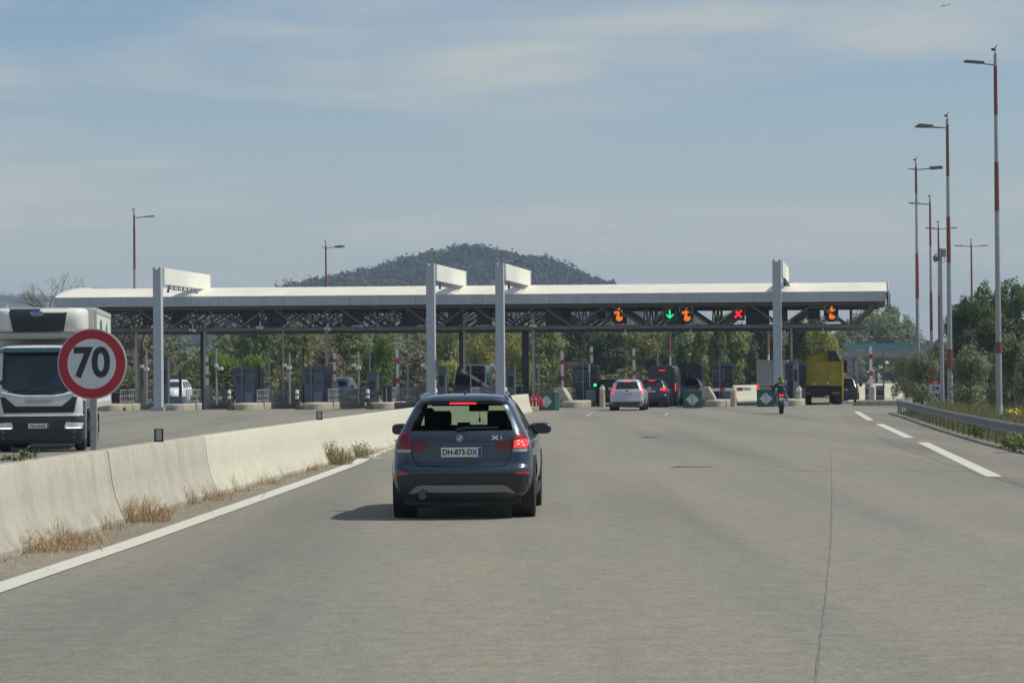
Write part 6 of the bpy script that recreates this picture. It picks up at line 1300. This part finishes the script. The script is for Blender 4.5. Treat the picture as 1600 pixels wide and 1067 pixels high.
T_ = [(200, 508, 236, 70, 'brown', 'brown half-bare tree behind the speed sign'), (262, 545, 228, 70, 'brown', 'brown half-bare tree right of the leftmost pylon'), (180, 560, 205, 60, 'olive', 'olive shrub-like tree directly right of the speed sign'), (300, 556, 214, 60, 'mid', 'mid green tree behind the white off-road car'),
      (348, 542, 206, 78, 'bright', 'bright fresh green tree behind the first slate-blue booth'), (392, 556, 200, 60, 'bright', 'lower bright green tree right of the first slate-blue booth'), (408, 496, 232, 95, 'pine', 'dark spreading pine between the two slate-blue booths'), (458, 500, 236, 90, 'olive', 'large olive-toned tree above the second slate-blue booth'),
      (508, 540, 222, 70, 'brown', 'brownish tree left of the dark people carrier'), (545, 499, 240, 85, 'mid', 'mid green tree above the dark people carrier'), (595, 516, 204, 62, 'bright', 'bright green tree above the slim blue cabinet'), (632, 496, 240, 85, 'grey', 'grey-green tree left of the left pylon of the pair'),
      (655, 550, 206, 60, 'brown', 'low brownish tree by the left pylon of the pair'), (702, 498, 222, 75, 'olive', 'olive tree between the pylon pair, left one'), (752, 504, 214, 70, 'yellow', 'yellow-green tree between the pylon pair'), (700, 560, 198, 60, 'yellow', 'low yellow-green tree right of the left pylon of the pair'),
      (805, 514, 208, 55, 'yellow', 'yellow-green tree right of the right pylon of the pair'), (850, 496, 226, 80, 'mid', 'mid green tree above the red hoops'), (905, 492, 236, 85, 'darkround', 'dark round tree left of the leftmost orange sign'), (890, 560, 200, 60, 'brown', 'low brownish bush-like tree above the short railing'),
      (948, 508, 214, 70, 'darkround', 'dark tree above the silver hatchback'), (998, 500, 240, 85, 'olive', 'olive tree above the gap left of the black van'), (1030, 545, 200, 55, 'darkround', 'dark tree directly above the black van'), (1066, 540, 196, 34, 'conifer', 'slim dark conifer above the grey-blue car'),
      (1092, 514, 200, 40, 'poplar', 'slim green poplar-like tree left of the closed arm'), (1122, 504, 206, 52, 'poplar', 'broad green poplar-like tree above the closed arm'), (1150, 492, 230, 80, 'mid', 'mid green tree left of the white box van'), (1178, 540, 202, 44, 'conifer', 'dark conifer just left of the white box van'),
      (1195, 496, 246, 85, 'darkround', 'dark tree behind the right-hand pylon'), (1258, 498, 228, 75, 'darkround', 'dark tree above the yellow truck'), (1288, 502, 220, 62, 'yellow', 'yellow-green tree above the yellow truck'), (1062, 489, 262, 95, 'mid', 'large mid green tree behind the green arrow')]
for a in T_: tree(*a[:5], a[5], BG)
T2 = [(1335, 488, 470, 95, 'grey', 'tall grey-green tree under the right end of the canopy'), (1368, 478, 500, 90, 'olive', 'tallest olive tree behind the overpass'), (1402, 492, 490, 80, 'mid', 'mid green tree above the right part of the overpass'), (1310, 512, 460, 70, 'mid', 'mid green tree behind the left end of the overpass'), (1432, 505, 480, 75, 'grey', 'grey-green tree right of the overpass'), (1395, 470, 520, 50, 'pine', 'small pine crown rising behind the overpass'), (1345, 575, 455, 50, 'grey', 'low grey bush under the overpass'), (1395, 572, 450, 60, 'olive', 'low olive bush under the overpass, right one')]
for a in T2: tree(*a[:5], a[5], 'trees around the overpass')
T3 = [(1532, 424, 172, 108, 'bigpine', 'big dark umbrella pine behind the masts on the right'), (1588, 432, 180, 112, 'bigpine', 'second umbrella pine at the right edge, behind the nearest mast'), (1500, 470, 190, 60, 'darkround', 'dark tree filling in left of the big umbrella pine'), (1565, 500, 160, 90, 'darkround', 'dark bushy tree below the pines at the right edge')]
for a in T3: tree(*a[:5], a[5], 'pines on the right')
T4 = [(1440, 530, 146, 74, 'olivebush', 'olive bush left of the number 24 sign'), (1415, 545, 165, 50, 'olivebush', 'smaller olive bush at the end of the guardrail'), (1515, 520, 128, 92, 'olivebush', 'broad olive bush right of the number 24 sign'), (1580, 508, 116, 90, 'olivebush', 'olive bush right of the nearest mast at the photo edge'), (1484, 545, 138, 60, 'olivebush', 'olive bush directly behind the number 24 sign'), (1466, 522, 152, 70, 'olivebush', 'tall olive bush between the masts behind the number 24 sign'), (1604, 530, 104, 60, 'olivebush', 'olive bush cut off by the right edge of the photo'), (1548, 540, 134, 60, 'olivebush', 'olive bush left of the nearest mast')]
for a in T4: tree(*a[:5], a[5], 'olive bushes on the verge', name='bush')
# bare trees on the left
def bare(px, top, Y, wpx, label, seed, lean=0., nb=11):
    p = at(px, top, Y); h = p.z; t = thing('bare_tree', label, 'tree', (p.x - lean, Y, 0)); rg = random.Random(seed); mb = MB(); W_ = wpx * Y / 4000 / 2
    fork = Vector((lean * .4, 0, h * .42)); mb.path([(0, 0, 0), (lean * .15, .05, h * .2), fork], [.26, .2, .17], 10); mb.build('trunk', M_BARK, t); br = MB()
    def grow(p0, d, L, r, lv):
        p1 = p0 + d * L * .5 + Vector((rg.uniform(-.1, .1), rg.uniform(-.1, .1), rg.uniform(-.02, .08))) * L; p2 = p1 + (d + Vector((rg.uniform(-.3, .3), rg.uniform(-.3, .3), rg.uniform(-.15, .3)))).normalized() * L * .5
        br.path([p0, p1, p2], [r, r * .75, r * .5], 6 if lv < 2 else 4)
        if lv < 4:
            for k in range(3 if lv < 3 else 3): nd = (d + Vector((rg.uniform(-.9, .9), rg.uniform(-.9, .9), rg.uniform(-.35, .5)))).normalized(); grow(p1.lerp(p2, rg.uniform(.1, 1)), nd, L * rg.uniform(.5, .72), r * .5, lv + 1)
    for k in range(nb // 2): a = 6.283 * k / (nb // 2) + rg.uniform(-.3, .3); grow(fork, Vector((math.cos(a) * W_ / h * 1.9, math.sin(a) * .6, rg.uniform(.45, 1.0))).normalized(), h * .30, .10, 0)
    br.build('branches', M_BARK, t)
    tw = np.array(br.v); rgn = np.random.default_rng(seed); sel = tw[rgn.integers(0, len(tw), 900)] + rgn.normal(size=(900, 3)) * .12; sel = sel[sel[:, 2] > h * .5]
    s = rgn.uniform(.03, .07, (len(sel), 1)); u = rgn.normal(size=sel.shape); u /= np.linalg.norm(u, axis=1)[:, None]; w = np.cross(u, rgn.normal(size=sel.shape)); w /= np.linalg.norm(w, axis=1)[:, None]
    obj('buds', np_mesh('buds', np.stack([sel - u * s, sel + w * s * .6, sel + u * s, sel - w * s * .6], 1).reshape(-1, 3), np.arange(4 * len(sel)).reshape(-1, 4), LM['olive']), t)
bare(108, 424, 192, 100, 'bare spreading tree rising above the left end of the canopy', 5, .3); bare(184, 442, 205, 60, 'smaller bare tree whose twigs show above the canopy beside the speed sign', 8); bare(222, 455, 176, 80, 'dark bare tree trunk seen under the canopy left of the leftmost pylon', 12, 0)

# far wood behind everything, one mass
V = []; F = []; k0 = 0; VS = []; rg = np.random.default_rng(3)
bl = []
for i in range(330):
    px = rg.uniform(60, 1275); Y = rg.uniform(262, 330); tp = (542 if 270 < px < 352 else 508) + rg.uniform(-8, 28); p = at(px, tp, Y); r = rg.uniform(1.6, 3.2); bl.append((p.x, Y, max(1.0, p.z - r), r * 1.2, r, r)); bl.append((p.x + rg.uniform(-1, 1), Y - 1, max(.8, p.z * .45), r * 1.3, r, r * 1.2))
for i in range(110):
    px = rg.uniform(1478, 2300); Y = rg.uniform(255, 330); p = at(px, 520 + rg.uniform(-14, 26), Y); r = rg.uniform(1.8, 3.4); bl.append((p.x, Y, max(1.0, p.z - r), r * 1.2, r, r)); bl.append((p.x, Y - 1, max(.8, p.z * .45), r * 1.3, r, r * 1.2))
V, F = crown_np(bl, 60000, .55, 5); tag(obj('woods', np_mesh('woods', V, F, leaf_mat('leaf_wood', (.085, .115, .045), (.165, .17, .075)))), kind='stuff')
# low scrub behind the lanes
bl = []
for i in range(150):
    px = rg.uniform(120, 1340); Y = rg.uniform(186, 215); p = at(px, 600 - rg.uniform(0, 26), Y); bl.append((p.x, Y, p.z * .45, rg.uniform(.8, 1.7), .9, max(.5, p.z * .6)))
V, F = crown_np(bl, 16000, .28, 6); tag(obj('undergrowth', np_mesh('undergrowth', V, F, leaf_mat('leaf_scrub', (.08, .09, .035), (.15, .14, .07)))), kind='stuff')
# right verge: grass, dry stalks
edge_x = lambda v: rail_x(v) if v < 112 else np.interp(v, (112, 118, 130, 145, 165), (16.9, 18.4, 20.8, 23.4, 28.3))
n = 48000; y = rg.uniform(26, 150, n) ; x = np.array([edge_x(v) for v in y]) + .15 + rg.uniform(0, 1, n) ** 1.5 * np.where(y > 100, 24, 16); hgt = rg.uniform(.10, .34, n) * np.clip((x - np.array([edge_x(v) for v in y])) * .8 + .35, .35, 1.25)
wd = rg.uniform(.008, .022, n); an = rg.uniform(0, 6.28, n); lx, ly = np.cos(an) * hgt * .35, np.sin(an) * hgt * .35; z0 = np.full(n, -.02)
V = np.stack([np.stack([x - wd, y, z0], 1), np.stack([x + wd, y, z0], 1), np.stack([x + lx, y + ly, hgt], 1)], 1).reshape(-1, 3); mi = (rg.uniform(size=n) < .38).astype(int)
tag(obj('grass', np_mesh('grass', V, np.arange(3 * n).reshape(-1, 3), [leaf_mat('grass_green', (.16, .17, .05), (.22, .21, .075)), leaf_mat('grass_dry', (.35, .29, .16), (.44, .36, .21))], mi)), kind='stuff')
for px, row, r, lab, m_ in ((1585, 662, .45, 'clump of yellow flowers behind the guardrail at the right edge', 0), (1583, 707, .3, 'dark green weed in front of the guardrail posts at the right edge', 1), (1531, 683, .28, 'green weed among the guardrail posts, left of the dark one', 1), (1428, 650, .3, 'low green weed among the far guardrail posts', 1)):
    p = gp(px, row); V, F = crown_np([(0, 0, .25, r, r, .22)], 260, .055, int(px)); o = thing('flower_clump' if m_ == 0 else 'verge_weed', lab, 'plant', p); obj('foliage', np_mesh('foliage', V, F, LM['mid']), o)
    if m_ == 0: V, F = crown_np([(0, 0, .42, r * .8, r * .8, .12)], 90, .05, 5); obj('blossom', np_mesh('blossom', V, F, mat('flower_yellow', (.75, .58, .02), .6)), o)

# ------------------------------------------------------------------ hills
def hill(name, prof, Y, depth, m, fm, nt_, seed, ts):
    rg = np.random.default_rng(seed); xs = []; zs = []
    for px, row in prof: p = at(px, row, Y); xs.append(p.x); zs.append(p.z)
    xs, zs = np.array(xs), np.array(zs); nx, ny = 160, 24; gx = np.linspace(xs[0], xs[-1], nx); V = []
    for j in range(ny):
        f = j / (ny - 1); yy = Y - depth + 2 * depth * f; e = max(0., math.sin(math.pi * f)) ** .8
        for i in range(nx): V.append((gx[i], yy, -1 + (np.interp(gx[i], xs, zs) + 1 - ts * .5) * e))
    F = [(j * nx + i, j * nx + i + 1, (j + 1) * nx + i + 1, (j + 1) * nx + i) for j in range(ny - 1) for i in range(nx - 1)]
    tag(obj(name, np_mesh(name, V, F, m, smooth=True)), kind='structure')
    bl_ = []
    for i in range(nt_):
        x = rg.uniform(xs[0], xs[-1]); f = rg.uniform(.12, .56) if i % 3 else rg.uniform(.46, .53); yy = Y - depth + 2 * depth * f; z = -1 + (np.interp(x, xs, zs) + 1 - ts * .5) * max(0., math.sin(math.pi * f)) ** .8; r = ts * rg.uniform(.35, .8); bl_.append((x, yy, z + r * .3, r, r, r * rg.uniform(.7, 1.1)))
    V, F = crown_np(bl_, nt_ * 44, ts * .20, seed); tag(obj(name + '_forest', np_mesh(name + '_forest', V, F, fm)), kind='stuff')
HP = [(150, 560), (300, 500), (400, 465), (460, 450), (480, 446.5), (510, 441), (540, 434.5), (570, 428.5), (600, 420.5), (625, 412), (650, 407), (680, 400.5), (700, 396), (720, 390), (740, 388), (760, 391), (785, 398), (800, 403), (830, 406), (850, 410), (870, 415), (890, 425), (915, 434), (940, 444), (952, 450), (1000, 472), (1060, 490), (1180, 560)]
hill('hill', HP, 1500, 260, mat('hill_soil', (.05, .06, .035), .9, var=.3, vs=.02), leaf_mat('leaf_hill', (.032, .050, .030), (.045, .064, .036), .1), 2600, 9, 7.5)
HP2 = [(-700, 500), (-300, 474), (-100, 468), (0, 463), (60, 463), (110, 466), (180, 474), (260, 490), (340, 512), (420, 540), (520, 580)]
hill('ridge', HP2, 2600, 380, mat('hill_soil'), LM['dark'], 900, 10, 11)

# ------------------------------------------------------------------ airliner in the sky
p = at(1476, 9.5, 2600); t = thing('airplane', 'tiny white airplane high in the sky at the top right', 'airplane', p, R(82))
b = MB(); b.lathe([(.001, -5.2), (.35, -4.8), (.6, -3.6), (.62, 1.5), (.4, 3.6), (.12, 5.2), (.001, 5.3)], 14, 0, Matrix.Rotation(R(84), 4, 'X')); b.build('fuselage', M_WHITE, t)
for s_ in (-1, 1):
    w = MB(); w.add([(0, -1.2, -.2), (0, 1.4, -.2), (s_ * 6, 2.3, .35), (s_ * 6, 1.5, .35), (0, -1.2, -.05), (0, 1.4, -.05), (s_ * 6, 2.3, .42), (s_ * 6, 1.5, .42)], [(0, 1, 2, 3), (4, 5, 6, 7), (0, 3, 7, 4), (1, 2, 6, 5), (3, 2, 6, 7), (0, 1, 5, 4)]); w.build('wing', M_WHITE, t, smooth=False)
w = MB(); w.add([(-.06, -4.9, .2), (-.06, -3.2, .2), (-.04, -4.7, 2.6), (-.04, -5.4, 2.6), (.06, -4.9, .2), (.06, -3.2, .2), (.04, -4.7, 2.6), (.04, -5.4, 2.6)], [(0, 1, 2, 3), (4, 5, 6, 7), (0, 1, 5, 4), (1, 2, 6, 5), (2, 3, 7, 6), (3, 0, 4, 7)]); w.build('tail_fin', M_WHITE, t, smooth=False)

# ------------------------------------------------------------------ the air itself
HAZE_D = 0.00026
hz = MB(); hz.box((0, 2050, 62), (7600, 4900, 126)); ho = hz.build('haze', None or bpy.data.materials.new('haze'), smooth=False); tag(ho, kind='stuff')
hm_ = ho.data.materials[0]; hm_.use_nodes = True; N = hm_.node_tree.nodes; N.clear(); o_ = N.new('ShaderNodeOutputMaterial'); pv = N.new('ShaderNodeVolumePrincipled'); pv.inputs['Color'].default_value = (.62, .77, 1.0, 1); pv.inputs['Density'].default_value = HAZE_D; pv.inputs['Anisotropy'].default_value = .0
hm_.node_tree.links.new(pv.outputs[0], o_.inputs['Volume'])
